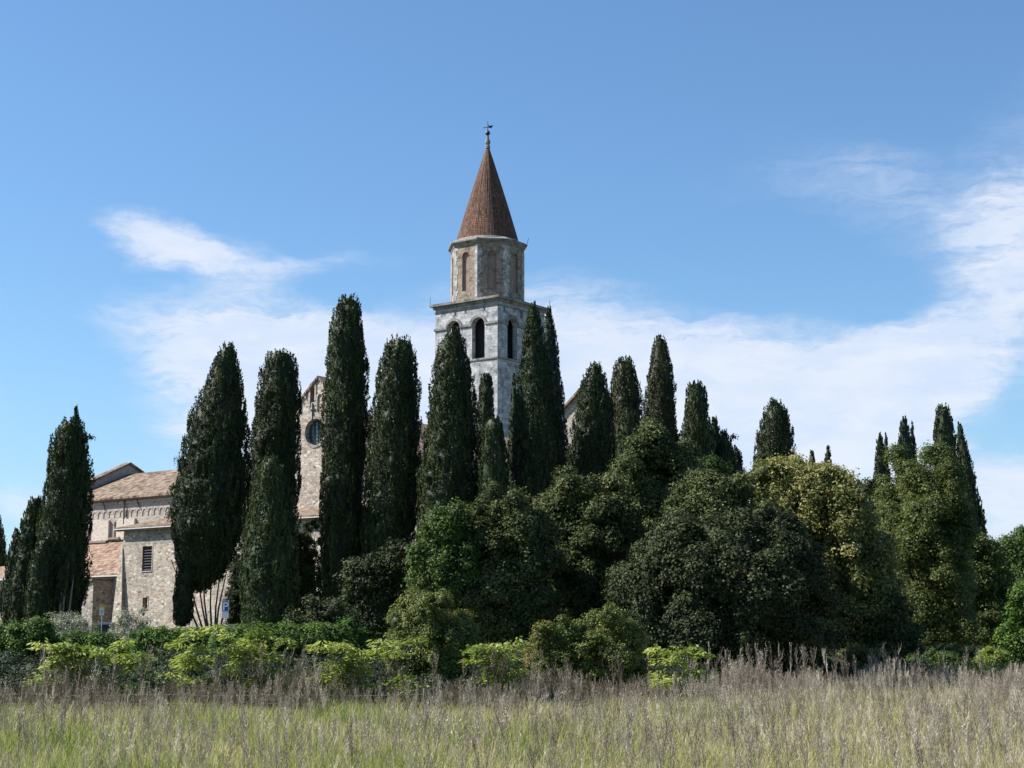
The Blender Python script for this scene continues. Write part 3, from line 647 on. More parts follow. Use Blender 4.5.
# ---------------------------------------------------------------- foliage
def lump(th, z, ph, fq=(3, 5, 7), zq=(.9, 1.7, 3.1)):
    return (np.sin(fq[0]*th+zq[0]*z+ph[0])+.7*np.sin(fq[1]*th-zq[1]*z+ph[1])+.5*np.sin(fq[2]*th+zq[2]*z+ph[2]))/2.2
PROF = {
 'column': ([0,.012,.035,.08,.16,.3,.55,.8,.93,1], [.16,.36,.50,.62,.76,.90,1,.97,.8,.45]),
 'spire':  ([0,.03,.10,.25,.45,.65,.85,1],   [.04,.14,.32,.60,.82,.97,1,.6]),
 'thin':   ([0,.04,.15,.4,.7,1],             [.05,.30,.60,.88,1,.8]),
 'broad':  ([0,.03,.08,.18,.35,.6,.78,.88,.95,1], [.05,.18,.30,.52,.80,1,.95,.72,.45,.15]),
 'cone':   ([0,.05,.15,.35,.6,.85,1],        [.10,.36,.58,.82,1,1,.7])}
def cypress_crown(par, base, H, rad, prof, lean, mat, z0=.6, dens=1., tips=1, seed=0, flatness=1.0, name='crown', tshift=0, vert=False):
    """a crown of upright tufts wrapped round a lumpy core; base = (x,y,z) of the trunk foot"""
    g = np.random.default_rng(seed+100); ph = g.uniform(0, 6.3, 3); dx, rx = PROF[prof]
    Hc = H-z0; lx, ly = lean
    def rprof(f): return np.interp(1-f, dx, rx)     # f 0 bottom .. 1 top
    nb = int(Hc*rad*3.4)+14; bf = g.uniform(0, 1, nb); bt = g.uniform(0, 6.2832, nb); bh = g.uniform(.5, 1.15, nb); btn = g.normal(0, .12, nb)
    def surf(f, th):
        z = f*Hc; r0_ = rad*rprof(f)*(.93+.07*lump(th, z, ph)+.03*np.sin(11*th+.5*z+ph[1]+2*np.sin(z*.4)))
        dth = np.abs((th[:, None]-bt[None]+math.pi) % (2*math.pi)-math.pi)*np.maximum(r0_, .3)[:, None]; dz = z[:, None]-bf[None]*Hc
        q2 = np.exp(-(dth/.40)**2-(dz/np.where(dz > 0, .50, 1.1)/bh[None])**2); fld = q2.max(1)
        return r0_*(.90+.20*fld), btn[q2.argmax(1)]*fld+.10*(fld-.4)  # tone lighter on bough crests, darker between: light and shade put into colour
    n = int(dens*(Hc*rad*82)); f = g.beta(1.0, 1.02, n); f = np.clip(f, .003, .995); th = g.uniform(0, 2*math.pi, n); z = f*Hc
    rr, btone = surf(f, th); rr = rr*(1+g.normal(0, .02, n))
    keep = g.uniform(0, 1, n) < np.clip(rprof(f)+.12, .1, 1); f, th, z, rr, btone = f[keep], th[keep], z[keep], rr[keep], btone[keep]; n = len(f)
    ax = lambda f_: np.stack([base[0]+lx*f_**1.1, base[1]+ly*f_, np.full_like(f_, base[2]+z0)], 1)
    d = np.stack([np.cos(th), np.sin(th), np.zeros(n)], 1)
    tc = ax(f)+d*rr[:, None]; tc[:, 2] += z
    ttone = np.clip(g.normal(.46, .16, n)+g.normal(0, .07)+.12*np.sin(9*th+.35*z+ph[0])+btone+.12*lump(th, z*.6, ph[::-1]), 0, .95)
    k = 18; tl = g.uniform(.30, .66, n)*np.clip(rad/1.6, .6, 1.15)
    idx = np.repeat(np.arange(n), k); m = len(idx); q = g.uniform(0, 1, m)
    # every tuft tapers upward and leans out slightly
    sp = (.125*np.clip(rad/1.6, .6, 1.1))*(1-.75*q); a2 = g.uniform(0, 6.3, m)
    pos = tc[idx]+d[idx]*(q*.10*tl[idx])[:, None]; pos[:, 2] += (q-.45)*tl[idx]
    off = np.stack([np.cos(a2), np.sin(a2), g.normal(0, .2, m)], 1)*(sp*g.uniform(.2, 1, m))[:, None]; pos = pos+off
    axis = unit(d[idx]*.22+np.array([0, 0, 1.])*1.0+g.normal(0, .36, (m, 3))); nr = unit(d[idx]+off*1.6+g.normal(0, .55, (m, 3)))
    L = g.uniform(.08, .20, m); W = L*g.uniform(.40, .65, m)
    V, F = leafquads(pos, axis, nr, L, W); tone = np.clip(ttone[idx]+g.normal(0, .10, m), 0, 1)
    # solid core behind the tufts
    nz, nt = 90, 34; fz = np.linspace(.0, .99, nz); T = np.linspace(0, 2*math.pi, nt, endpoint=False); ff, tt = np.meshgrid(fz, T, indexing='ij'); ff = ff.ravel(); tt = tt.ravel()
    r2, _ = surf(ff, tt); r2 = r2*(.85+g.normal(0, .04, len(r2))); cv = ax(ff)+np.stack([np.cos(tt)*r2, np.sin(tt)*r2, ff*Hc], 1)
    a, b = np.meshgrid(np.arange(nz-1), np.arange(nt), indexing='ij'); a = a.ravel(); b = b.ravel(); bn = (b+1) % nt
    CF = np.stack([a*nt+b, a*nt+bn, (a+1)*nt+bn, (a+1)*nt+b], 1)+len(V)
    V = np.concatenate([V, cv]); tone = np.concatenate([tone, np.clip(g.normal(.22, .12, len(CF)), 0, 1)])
    return npmesh(name, V, [F, CF], tone, mat, par)
def stems(par, base, H, mat, n=1, r=.22, spread=.3, seed=0, name='trunk', kick=(0, 0)):
    g = random.Random(seed); m = MB(); b = np.array(base, float)
    for k in range(n):
        a = 2*math.pi*k/max(n, 1)+g.uniform(-.3, .3); s0 = spread*.25 if n > 1 else 0
        p0 = b+np.array([math.cos(a)*s0, math.sin(a)*s0, -.3]); top = b+np.array([math.cos(a)*spread+kick[0], math.sin(a)*spread+kick[1], H])
        pts = [p0+(top-p0)*f+np.array([g.uniform(-.05, .05), g.uniform(-.05, .05), 0])*(0 < f < 1) for f in (0, .15, .4, .7, 1)]
        m.tube(pts, [r*1.25, r, r*.8, r*.55, r*.2], 7)
    return m.build(name, mat, par)
CG = 'tall cypresses standing around the churchyard'
def cypress(label, px, py, wpx, D, bpx, prof='column', mat='cyp', z0=.8, bot=None, nst=1, seed=1, dens=1., extra=None, r=.25, sbpx=None, front=0):
    """top pixel px,py; greatest width wpx; foot at pixel column bpx; distance D"""
    t = at(px, py, D); g_ = float(zg(D)); bx = at(bpx, 620, D)[0]
    H = t[2]-g_; rad = wpx/2/FPX*D*1.0
    c = thing('cypress_tree', label, 'cypress', (bx, D, g_), CG)
    base = (bx, D, g_)
    if nst == 1: stems(c, base, H*.55, M['bark'], 1, r, .1, seed)
    else:
        sx = at(sbpx, 620, D)[0]
        for k in range(nst):
            a = -1.0+2.0*k/(nst-1); tx = (bx+t[0])/2+a*2.3-sx*0; m = MB(); p0 = np.array([sx+a*.35, D-.5+.25*(k % 3), g_-.3]); p1 = np.array([tx-.3, D-.7+.5*(k % 3), g_+6.6-abs(a)*1.2]); md = p0*.55+p1*.45+np.array([-.15*a-.1, 0, -.25])
            m.tube([p0, md, p1], [r*1.2, r*.8, r*.35], 7); m.build('stem', M['bark_dark'], c)
    for k in range(front):
        a = (k+.5)/front-.5; m = MB(); p0 = np.array([bx+a*rad*1.0, D-rad*.72, g_]); p1 = p0+np.array([a*.7+.12, .05, H*.30+.5*(k % 3)]); m.tube([p0, (p0+p1)/2+np.array([.05*(-1)**k, -.06, 0]), p1], [.10, .075, .03], 6); m.build('stem', M['bark'], c)
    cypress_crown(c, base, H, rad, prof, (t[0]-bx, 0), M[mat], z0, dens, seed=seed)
    if extra:
        for (ex, ey, ew, ebx, ep, dy, *zz) in extra:         # further leaders of the same tree
            t2 = at(ex, ey, D+dy); H2 = t2[2]-g_; b2 = at(ebx, 620, D+dy)[0]
            cypress_crown(c, (b2, D+dy, g_), H2, ew/2/FPX*D, ep, (t2[0]-b2, 0), M[mat], zz[0] if zz else z0, dens, seed=seed+50, name='crown_leader')
    return c
c = cypress('dark cypress cut off by the left edge of the picture', -5, 508, 34, 178, -7, 'spire', seed=2)
cypress('small slim cypress mostly hidden behind the leaning one at the far left', 17, 527, 24, 126, 12, 'spire', 'cyp', seed=3)
cypress('slim leaning cypress just left of the tall double-topped cypress', 37, 497, 30, 114, 20, 'column', 'cyp', seed=4, z0=.4)
c3 = cypress('wide double-topped cypress at the left end of the church, beside the small yellow sign', 72, 420, 53, 110, 59, 'column', 'cyp', seed=5, nst=1, front=7, extra=[(76, 406, 26, 72, 'spire', 1.6), (45, 540, 30, 38, 'column', -1.4)])
c4 = cypress('broadest pointed cypress with a fan of bare stems at its foot, beside the parking sign', 228, 345, 80, 112, 200, 'broad', 'cyp', seed=6, nst=8, z0=3.4, r=.075, sbpx=213, extra=[(186, 556, 21, 182, 'column', -1.2, 1.0)])
cypress('round-topped broad cypress left of the rose window gable', 281, 351, 58, 116, 264, 'column', 'cyp', seed=7, z0=.8)
cypress('shorter cypress in front of the round-topped one, left of the rose window', 272, 457, 58, 98, 270, 'cone', 'cyp_green', seed=8, z0=.2)
cypress('tallest narrow cypress standing right of the rose window', 348, 297, 52, 114, 341, 'column', 'cyp', seed=9, z0=.6)
cypress('slender cypress between the tallest one and the bell tower', 400, 338, 58, 112, 386, 'column', 'cyp', seed=10)
cypress('bushy cypress covering the left corner of the bell tower', 453, 330, 68, 110, 449, 'cone', 'cyp', seed=11)
cypress('small blunt cypress top in the middle of the bell tower wall', 486, 373, 25, 134, 487, 'column', 'cyp', seed=12)
cypress('low cypress in front of the bell tower between two big ones', 494, 418, 36, 108, 494, 'column', 'cyp_green', seed=13)
cypress('narrow cypress tip just left of the big one at the tower right corner', 514, 374, 20, 124, 516, 'spire', 'cyp', seed=14)
cypress('tall cypress hiding the right side of the bell tower', 533, 303, 60, 110, 541, 'spire', 'cyp', seed=15)
cypress('thin tall cypress behind the right side of the tower-hiding one', 549, 308, 40, 122, 556, 'spire', 'cyp_blue', seed=16)
cypress('cypress standing in front of the grey chapel gable', 595, 365, 60, 112, 588, 'cone', 'cyp', seed=17)
cypress('cypress next right from the one before the chapel gable', 624, 359, 45, 118, 627, 'column', 'cyp_brown', seed=18)
cypress('short cypress rising out of the holm oaks below two taller ones', 628, 409, 28, 106, 622, 'column', 'cyp_green', seed=19)
cypress('pointed cypress, tallest of those right of the chapel', 660, 336, 46, 114, 661, 'cone', 'cyp_brown', seed=20)
cypress('stout blunt cypress right of the pointed tall one', 696, 382, 38, 112, 700, 'column', 'cyp', seed=21)
cypress('small dark cypress top, leftmost of the trio of low tops', 714, 417, 28, 120, 716, 'cone', 'cyp', seed=22)
c23 = cypress('middle one of the trio of low cypress tops', 724, 431, 36, 114, 726, 'cone', 'cyp', seed=23)
cypress('smallest right one of the trio of low cypress tops', 736, 446, 27, 116, 738, 'cone', 'cyp_blue', seed=24)
cypress('broad cone-shaped cypress alone above the yellow-green tree', 776, 401, 62, 118, 776, 'cone', 'cyp', seed=25)
cypress('ragged little conifer tip just above the yellow-green tree', 812, 450, 25, 122, 812, 'spire', 'cyp', seed=26, dens=.8)
cypress('very thin cypress tip above the yellow-green tree', 828, 443, 20, 126, 829, 'spire', 'cyp', seed=27)
cypress('tiny spiky conifer tip left of the large olive-green tree', 859, 478, 28, 118, 860, 'spire', 'cyp_blue', seed=28, dens=.7)
cypress('thin twin-tipped cypress at the left shoulder of the large olive-green tree', 880, 433, 21, 128, 884, 'thin', 'cyp', seed=29, extra=[(886, 432, 12, 889, 'spire', .8)])
cypress('cypress with two ragged points above the top of the large olive-green tree', 904, 417, 26, 124, 908, 'cone', 'cyp_blue', seed=30, extra=[(912, 421, 16, 917, 'spire', .8)])
cypress('tall cypress leaning left above the large olive-green tree', 942, 405, 30, 112, 963, 'column', 'cyp', seed=31)
cypress('thin leaning cypress, rightmost of all above the trees', 959, 422, 27, 118, 987, 'spire', 'cyp', seed=32)
def sprig(par, px, py, D, sx):
    p = at(px, py, D); g = np.random.default_rng(5); m = 60; pos = p+g.normal(0, .14, (m, 3))*np.array([1.2, 1, .8])
    V, F = leafquads(pos, g.normal(0, 1, (m, 3)), g.normal(0, 1, (m, 3)), g.uniform(.12, .3, m), g.uniform(.06, .14, m))
    o = npmesh('sprig', V, [F], g.uniform(.1, .6, m), M['cyp'], par)
    t = MB(); t.tube([p, p+np.array([sx*.5, 0, -.5]), p+np.array([sx, .3, -1.1])], [.02, .03, .04], 4); t.build('twig', M['bark'], o)
sprig(c3, 90.5, 437.5, 110, -1.0); sprig(c23, 733.5, 437, 114, -.55)

# ---- broadleaf trees
def crown(par, lobes, mat, leaf=.2, per=900, clump=.34, seed=0, tone0=.45, up=.35, name='crown', core=.66, tonefn=None, asp=.6, gap=.0):
    """lobes: (cx,cy,cz,rx,ry,rz). leaves gathered in clumps on the lobes' surfaces, with gaps between clumps"""
    g = np.random.default_rng(seed+500); P_, D_, T_ = [], [], []
    C = np.array([l[:3] for l in lobes]); Rr = np.array([l[3:] for l in lobes])
    for i, l in enumerate(lobes):
        area = (l[3]*l[5]+l[3]*l[4]+l[4]*l[5])/3*12.56; n = max(10, int(area*per/88))
        d = unit(g.normal(0, 1, (n, 3))); d[:, 2] = np.where(d[:, 2] < -.55, -d[:, 2], d[:, 2]); p = C[i]+d*Rr[i]*(g.uniform(.82, 1.03, (n, 1))+.06*lump(np.arctan2(d[:, 1], d[:, 0]), d[:, 2]*3+i, (i, 2*i, 3*i))[:, None]); kb = (p[:, 1] < l[1]+.35*l[4]) | (g.uniform(0, 1, n) < .45); p, d = p[kb], d[kb]; n = len(p)
        inside = np.zeros(n, bool)
        inside = ((((p[:, None]-C[None])/Rr[None])**2).sum(2) < .62)
        inside[:, i] = False; inside = inside.any(1)
        p, d = p[~inside], d[~inside]; P_.append(p); D_.append(unit(d/Rr[i])); T_.append(np.full(len(p), g.normal(0, .11)))
    P_ = np.concatenate(P_); D_ = np.concatenate(D_); T_ = np.concatenate(T_); n = len(P_)
    if gap: k = g.uniform(0, 1, n) > gap; P_, D_, T_ = P_[k], D_[k], T_[k]; n = len(P_)
    ct = tone0+T_+g.normal(0, .13, n); cs = clump*g.uniform(.55, 1.4, n); k = 36
    idx = np.repeat(np.arange(n), k); m = len(idx); o = g.normal(0, 1, (m, 3)); o = unit(o)*g.uniform(.1, 1, (m, 1))**.6
    pos = P_[idx]+o*cs[idx][:, None]*np.array([1, 1, .75])+D_[idx]*(g.uniform(-.15, .2, m)*clump)[:, None]
    nr = unit(D_[idx]*.5+o*.7+np.array([0, 0, up])+g.normal(0, .5, (m, 3))); axis = unit(np.cross(nr, g.normal(0, 1, (m, 3))))
    L = leaf*.60*g.uniform(.55, 1.5, m); V, F = leafquads(pos, axis, nr, L, L*asp)
    tone = ct[idx]+g.normal(0, .10, m)
    if tonefn is not None: tone = tone+tonefn(pos)
    FF = [F]
    if core:
        nu, nv = 10, 7; cvs, cfs = [], []; off = len(V)
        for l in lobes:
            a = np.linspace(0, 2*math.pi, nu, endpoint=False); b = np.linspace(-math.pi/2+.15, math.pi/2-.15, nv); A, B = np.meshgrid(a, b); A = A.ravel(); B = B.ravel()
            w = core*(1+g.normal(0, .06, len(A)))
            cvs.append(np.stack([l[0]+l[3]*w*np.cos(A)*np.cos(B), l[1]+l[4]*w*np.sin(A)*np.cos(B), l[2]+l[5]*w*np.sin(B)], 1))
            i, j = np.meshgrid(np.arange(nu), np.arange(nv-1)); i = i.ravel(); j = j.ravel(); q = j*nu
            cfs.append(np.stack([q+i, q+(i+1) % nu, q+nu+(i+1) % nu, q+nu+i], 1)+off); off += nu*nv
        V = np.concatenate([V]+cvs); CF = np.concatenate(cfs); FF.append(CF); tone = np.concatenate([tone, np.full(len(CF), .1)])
    return npmesh(name, V, FF, tone, mat, par)
def lobe_set(cx, cy, zb, zt, w, dpt, n, seed, r0=(.24, .40), shape='dome'):
    """a broad dome between zb and zt with n smaller boughs bulging out of its surface"""
    g = np.random.default_rng(seed+900); H = zt-zb; rz = H*.60; cz = zt-rz*.97
    p1, p2 = g.uniform(0, 6.3, 2); q = .8
    out = [(cx, cy, cz-H*.02, w*.39, dpt*.39, rz*.84), (cx-w*.19, cy-dpt*.08, zb+H*.2, w*.27, dpt*.3, H*.26), (cx+w*.2, cy-dpt*.08, zb+H*.2, w*.27, dpt*.3, H*.26), (cx, cy-dpt*.1, zb+H*.17, w*.3, dpt*.3, H*.25)]
    for k in range(int(n*4.2)):
        v = g.uniform(-.45, .97); a = g.uniform(0, 2*math.pi); c_ = math.sqrt(1-v*v)**.8; rr = g.uniform(.05, .145)*min(w, H*1.1)
        if g.uniform() < .45: a = -abs(a) if a < math.pi else a      # more boughs on the open field side
        irr = 1+.07*math.sin(2*a+p1)+.06*math.sin(5*v+3*a+p2); out_ = g.uniform(.25, 1.05)
        x = cx+math.cos(a)*c_*(w/2-rr*out_)*irr; y = cy+math.sin(a)*c_*(dpt/2-rr*out_)*irr; z = cz+v*(rz-rr*out_)*irr
        out.append((x, y, max(z, zb+rr*.6), rr*g.uniform(.8, 1.15), rr*g.uniform(.8, 1.1), rr*g.uniform(.85, 1.45)))
    return out
def limbs(par, base, lobes, mat, r=.2, seed=0):
    g = random.Random(seed); m = MB(); b = np.array(base, float); top = np.array(lobes[0][:3]); mid = b+(top-b)*.45
    m.tube([b-ZZ*.3, b+(mid-b)*.5+np.array([.05, 0, 0]), mid], [r*1.3, r, r*.8], 8)
    for l in lobes[:9]:
        c_ = np.array(l[:3]); q = mid+(c_-mid)*.5+np.array([g.uniform(-.2, .2), g.uniform(-.2, .2), .25]); m.tube([mid-ZZ*.1, q, c_+np.array([0, 0, l[5]*.5])], [r*.6, r*.35, r*.1], 6)
    return m.build('trunk', mat, par)
def tree(name, label, cat, px0, px1, ytop, ybot, D, mat, n=10, leaf=.2, per=900, clump=.34, seed=0, group=None, tonefn=None, tone0=.45, depth=None, gap=0., core=.72, bark='bark_grey', r=.2, foot=None, lobes=None, up=.35, r0=(.24, .40)):
    cx = (px0+px1)/2; t = at(cx, ytop, D); w = (px1-px0)/FPX*D; g_ = float(zg(D)); zb = max(g_+.1, at(cx, ybot, D)[2])
    o = thing(name, label, cat, (t[0], D, g_), group)
    L = lobe_set(t[0], D, zb, t[2], w, depth or w*.85, n, seed, r0)
    if lobes: L += [(*at(x, y, D+dy), rr, rr, rr*.9) for x, y, dy, rr in lobes]
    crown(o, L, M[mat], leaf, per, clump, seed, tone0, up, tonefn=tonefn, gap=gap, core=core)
    limbs(o, (t[0], D, g_), L, M[bark], r, seed); return o
TG_ = 'broadleaf trees massed in front of the cypresses'
tree('laurel_tree', 'low dark laurel tree at the foot of the slender cypress left of the green tree', 'tree', 344, 420, 543, 660, 62, 'oak_dark', 9, .17, 1100, .3, 41, TG_, r=.14)
tree('young_tree', 'bright mid-green round tree, left end of the broadleaf mass', 'tree', 412, 478, 509, 610, 60, 'green', 9, .15, 1300, .28, 42, TG_, tone0=.8, r=.14)
tree('holm_oak', 'grey-green holm oak right of the bright green tree', 'tree', 452, 562, 494, 655, 61, 'oak', 16, .17, 1300, .32, 43, TG_, tone0=.55, r0=(.18, .28))
tree('holm_oak', 'grey-green holm oak below the tall cypress that hides the tower', 'tree', 530, 642, 474, 655, 64, 'oak', 16, .17, 1300, .32, 44, TG_, tone0=.5, r0=(.18, .28))
tree('holm_oak', 'tallest holm oak with a peaked top below the pointed cypress', 'tree', 606, 708, 446, 640, 72, 'oak', 20, .19, 1200, .35, 45, TG_, tone0=.52, r0=(.16, .28), lobes=[(652, 436, -1, .5), (640, 450, -1, .6), (664, 447, -1, .45), (628, 470, -1.5, .6), (678, 462, -1, .55), (690, 480, -1, .6), (648, 428, -.5, .35)])
tree('holm_oak', 'grey-green holm oak filling the space under the trio of low cypress tops', 'tree', 668, 772, 466, 640, 61, 'oak', 16, .17, 1300, .32, 57, TG_, tone0=.5, r0=(.18, .28))
tree('leafy_tree', 'small green-topped tree peeping out under the trio of low cypress tops', 'tree', 680, 728, 452, 560, 76, 'green', 10, .19, 1200, .34, 46, TG_, tone0=.4)
tree('laurel_tree', 'widest and darkest tree, reaching down to the weeds right of centre', 'tree', 622, 824, 520, 672, 56, 'oak_dark', 24, .16, 1300, .30, 47, TG_, tone0=.55, r0=(.18, .30), depth=6)
tree('leafy_tree', 'sunlit yellow-green tree under the lone broad cypress', 'tree', 744, 884, 472, 664, 67, 'yellow', 26, .19, 850, .38, 48, TG_, tone0=.74, gap=.18, lobes=[(764, 474, -1, .55), (797, 472, 0, .5), (752, 490, -1, .6), (812, 480, -1, .55), (835, 500, -.5, .6), (780, 470, -1, .5)], r0=(.15, .26))
tree('leafy_tree', 'darker green tree in the dip between the yellow-green and the large olive-green tree', 'tree', 818, 890, 476, 655, 80, 'oak', 12, .2, 1000, .36, 49, TG_, tone0=.4)
tree('leafy_tree', 'dark low tree added as the shaded lower right of the yellow-green one, at field level', 'tree', 850, 916, 590, 672, 66, 'oak', 12, .17, 1100, .32, 53, TG_, tone0=.5)  # added tree, stands for the shadowed side of the yellow-green crown
tree('large_tree', 'large domed olive-green tree on the right with sunlit crown', 'tree', 874, 958, 451, 668, 78, 'olive_green', 26, .165, 1400, .36, 50, TG_, tone0=.5, depth=8, r0=(.18, .32))
tree('shade_tree', 'low spreading olive tree below and right of the large olive-green one', 'tree', 922, 1012, 535, 662, 86, 'olive_green', 14, .19, 1000, .36, 51, TG_, tone0=.4)
tree('leafy_tree', 'distant light green tree at the right edge of the picture', 'tree', 984, 1070, 527, 655, 95, 'green', 12, .22, 900, .4, 52, TG_, tone0=.7)
tree('leafy_tree', 'near dark-leaved tree cut by the right edge beside the weeds', 'tree', 1003, 1075, 570, 665, 60, 'hedge', 9, .18, 700, .34, 54, TG_, tone0=.5)
tree('laurel_tree', 'low dark shrubby tree filling the gap left of the laurel under the tallest cypress', 'tree', 286, 362, 594, 690, 54, 'oak_dark', 9, .15, 1100, .28, 55, TG_, tone0=.55, r=.1)
tree('leafy_tree', 'small leafy tree between the two cypresses by the rose window, made taller to stand in for shade on the church wall', 'tree', 288, 324, 522, 625, 118, 'oak', 6, .22, 700, .3, 56, TG_, r=.08, gap=.2)  # real small tree, raised to cover wall that should lie in shade
tree('laurel_tree', 'dark shrubby tree added to stand in for the shaded church wall right of the parking sign', 'tree', 226, 250, 556, 632, 127, 'oak_dark', 7, .2, 800, .32, 58, TG_, tone0=.35, r=.08)  # added dark foliage in place of a shadow on the wall
# ---- hedges and shrubs
def shrub(name, label, cat, px0, px1, ytop, ybot, D, mat, n=9, leaf=.1, per=2600, clump=.18, seed=0, group=None, tone0=.5, depth=None, tonefn=None, up=.5, core=.75, gap=0., lobes=None, r0=(.24, .40)):
    cx = (px0+px1)/2; t = at(cx, ytop, D); w = (px1-px0)/FPX*D; g_ = float(zg(D)); zb = max(g_, at(cx, ybot, D)[2])
    o = thing(name, label, cat, (t[0], D, g_), group); g = np.random.default_rng(seed)
    L = lobe_set(t[0], D, zb, t[2], w, depth or w*.8, n, seed, r0)
    if lobes: L += [(*at(x, y, D+dy), rr, rr, rr*.9) for x, y, dy, rr in lobes]
    crown(o, L, M[mat], leaf, per, clump, seed, tone0, up, 'foliage', core, tonefn, gap=gap)
    stems(o, (t[0], D, g_), (t[2]-g_)*.7, M['bark_grey'], 5, .035, w*.25, seed, 'stems'); return o
def hedge(label, px0, px1, ytop, D, seed, n=None):
    w = (px1-px0)/FPX*D; x0 = at(px0, ytop, D)[0]; zt = at(px0, ytop, D)[2]; g = np.random.default_rng(seed); g_ = float(zg(D))
    o = thing('ivy_hedge', label, 'hedge', (x0+w/2, D, g_), 'ivy hedges along the road'); L = []; x = x0+.45
    while x < x0+w-.35:
        r = g.uniform(.5, .68); L.append((x, D+g.uniform(-.15, .15), zt-r*.8+g.uniform(-.10, .04), r, r*.9, r*.8)); L.append((x+g.uniform(-.2, .2), D+g.uniform(-.1, .2), zt-1.15, .72, .7, .75)); L.append((x, D, .45+g_, .7, .7, .6)); x += g.uniform(.45, .7)
    crown(o, L, M['hedge'], .115, 2000, .19, seed, .6, .6, 'foliage', .8); stems(o, (x0+w/2, D, g_), 1.6, M['bark_grey'], 6, .04, w*.3, seed, 'stems')
hedge('thick ivy hedge at the left edge below the far-left cypresses', -40, 64, 621, 50, 61)
hedge('low stretch of ivy hedge below the small yellow and white sign', 60, 138, 633, 51, 62)
hedge('stretch of ivy hedge below the small square church window', 130, 212, 627, 50.5, 63)
hedge('long dark ivy hedge right of the parking sign', 210, 345, 624, 50, 64)
shrub('olive_bush', 'silvery olive bush left of the small yellow and white sign', 'bush', 30, 98, 616, 650, 92, 'silver', 12, .13, 1000, .28, 65, 'silvery bushes at the church wall', gap=.25, core=.3)
shrub('olive_bush', 'silvery olive bush right of the dark bin', 'bush', 114, 152, 612, 648, 90, 'silver', 9, .13, 1000, .26, 66, 'silvery bushes at the church wall', gap=.25, core=.3)
shrub('round_bush', 'round olive-green bush in front of the dark trees left of centre', 'bush', 386, 472, 595, 690, 45, 'bush', 16, .085, 3600, .15, 67, tone0=.68, r0=(.26, .36))
shrub('leafy_bush', 'dense bush with reddish leaves on its left, right of the round bush', 'bush', 526, 582, 619, 700, 45, 'redleaf', 10, .09, 3000, .15, 68, 'dense bushes behind the weeds', tone0=.42, tonefn=lambda p: np.clip((at(548, 640, 45)[0]-p[:, 0])*.7, -.15, .5))
shrub('leafy_bush', 'dark green dense bush right beside the reddish one', 'bush', 568, 648, 616, 700, 45.3, 'bush', 12, .09, 3000, .15, 69, 'dense bushes behind the weeds', tone0=.72)
shrub('low_bush', 'low sunlit green bush at field level under the yellow-green tree', 'bush', 838, 886, 648, 672, 62, 'olive_green', 7, .13, 1800, .22, 70, 'low bushes under the right-hand trees', tone0=.7)
shrub('low_bush', 'low sunlit green bush under the middle of the large olive-green tree', 'bush', 905, 968, 652, 674, 64, 'green', 7, .13, 1800, .22, 71, 'low bushes under the right-hand trees', tone0=.6)
shrub('low_bush', 'bright yellowish low bush near the right edge behind the weeds', 'bush', 976, 1014, 650, 672, 63, 'bright', 6, .13, 1800, .22, 72, 'low bushes under the right-hand trees', tone0=.4)
shrub('ivy_bush', 'dark glossy ivy bush between the long hedge and the shrubby laurel', 'bush', 318, 372, 622, 690, 51, 'hedge', 8, .11, 2200, .18, 73, tone0=.35)
# elder shrubs: arching stems carrying flat tiers of pale leaves
EG = 'bright young elder shrubs in front of the hedge'
def elder(label, px0, px1, ytop, ybot, D, seed, n=26):
    g = np.random.default_rng(seed+40); cx = (px0+px1)/2; t = at(cx, ytop, D); w = (px1-px0)/FPX*D; zb = at(cx, ybot, D)[2]; H = t[2]-zb
    o = thing('elder_shrub', label, 'shrub', (t[0], D, 0), EG); m = MB(); P_ = []
    for k in range(n):
        f = g.uniform(0, 1)**.8; hw = w/2*math.sqrt(max(.15, 1-(f-.25)**2*1.2)); x = t[0]+g.uniform(-1, 1)*hw; y = D+g.uniform(-.55, .55); z = zb+H*(.05+.95*f)*g.uniform(.72, 1.0)
        if k < 6: z = zb+H*(.75+.25*g.uniform()); x = t[0]+w*(-.42+.84*k/5)
        sx = t[0]+g.normal(0, .18); m.tube([(sx, D+g.normal(0, .1), -.1), (sx*.6+x*.4, y, z*.5), (x, y, z)], [.022, .015, .006], 5)
        nl = 85; a = g.uniform(0, 6.3, nl); r = g.uniform(.24, .42)*np.sqrt(g.uniform(0, 1, nl)); q = np.stack([x+r*np.cos(a), y+r*np.sin(a)*.8, z-.35*r+g.normal(0, .05, nl)], 1)
        P_.append(np.concatenate([q, a[:, None], np.full((nl, 1), g.normal(.5, .22))], 1))
    A = np.concatenate(P_); nl = len(A); axis = np.stack([np.cos(A[:, 3]), np.sin(A[:, 3]), -.3+g.normal(0, .25, nl)], 1); nr = unit(np.array([0, 0, 1.])+g.normal(0, .42, (nl, 3)))
    L = g.uniform(.09, .19, nl); V, F = leafquads(A[:, :3], axis, nr, L, L*.42); npmesh('foliage', V, [F], A[:, 4]+g.normal(0, .12, nl), M['bright'], o); m.build('stems', M['bark_grey'], o)
elder('pale green layered elder shrub in front of the low hedge stretch at left', 40, 148, 641, 696, 39, 1, 40)
elder('widest elder shrub with layered bright leaves below the parking sign', 166, 292, 626, 696, 39.2, 2, 58)
elder('bright elder shrub with stray shoots left of the round bush', 316, 424, 637, 704, 38.6, 3, 40)
elder('narrow bright elder shrub right of the round bush', 470, 520, 634, 698, 39.5, 4, 22)
elder('small bright elder shrub right of the dark green dense bush', 652, 708, 642, 696, 42.5, 5, 18)
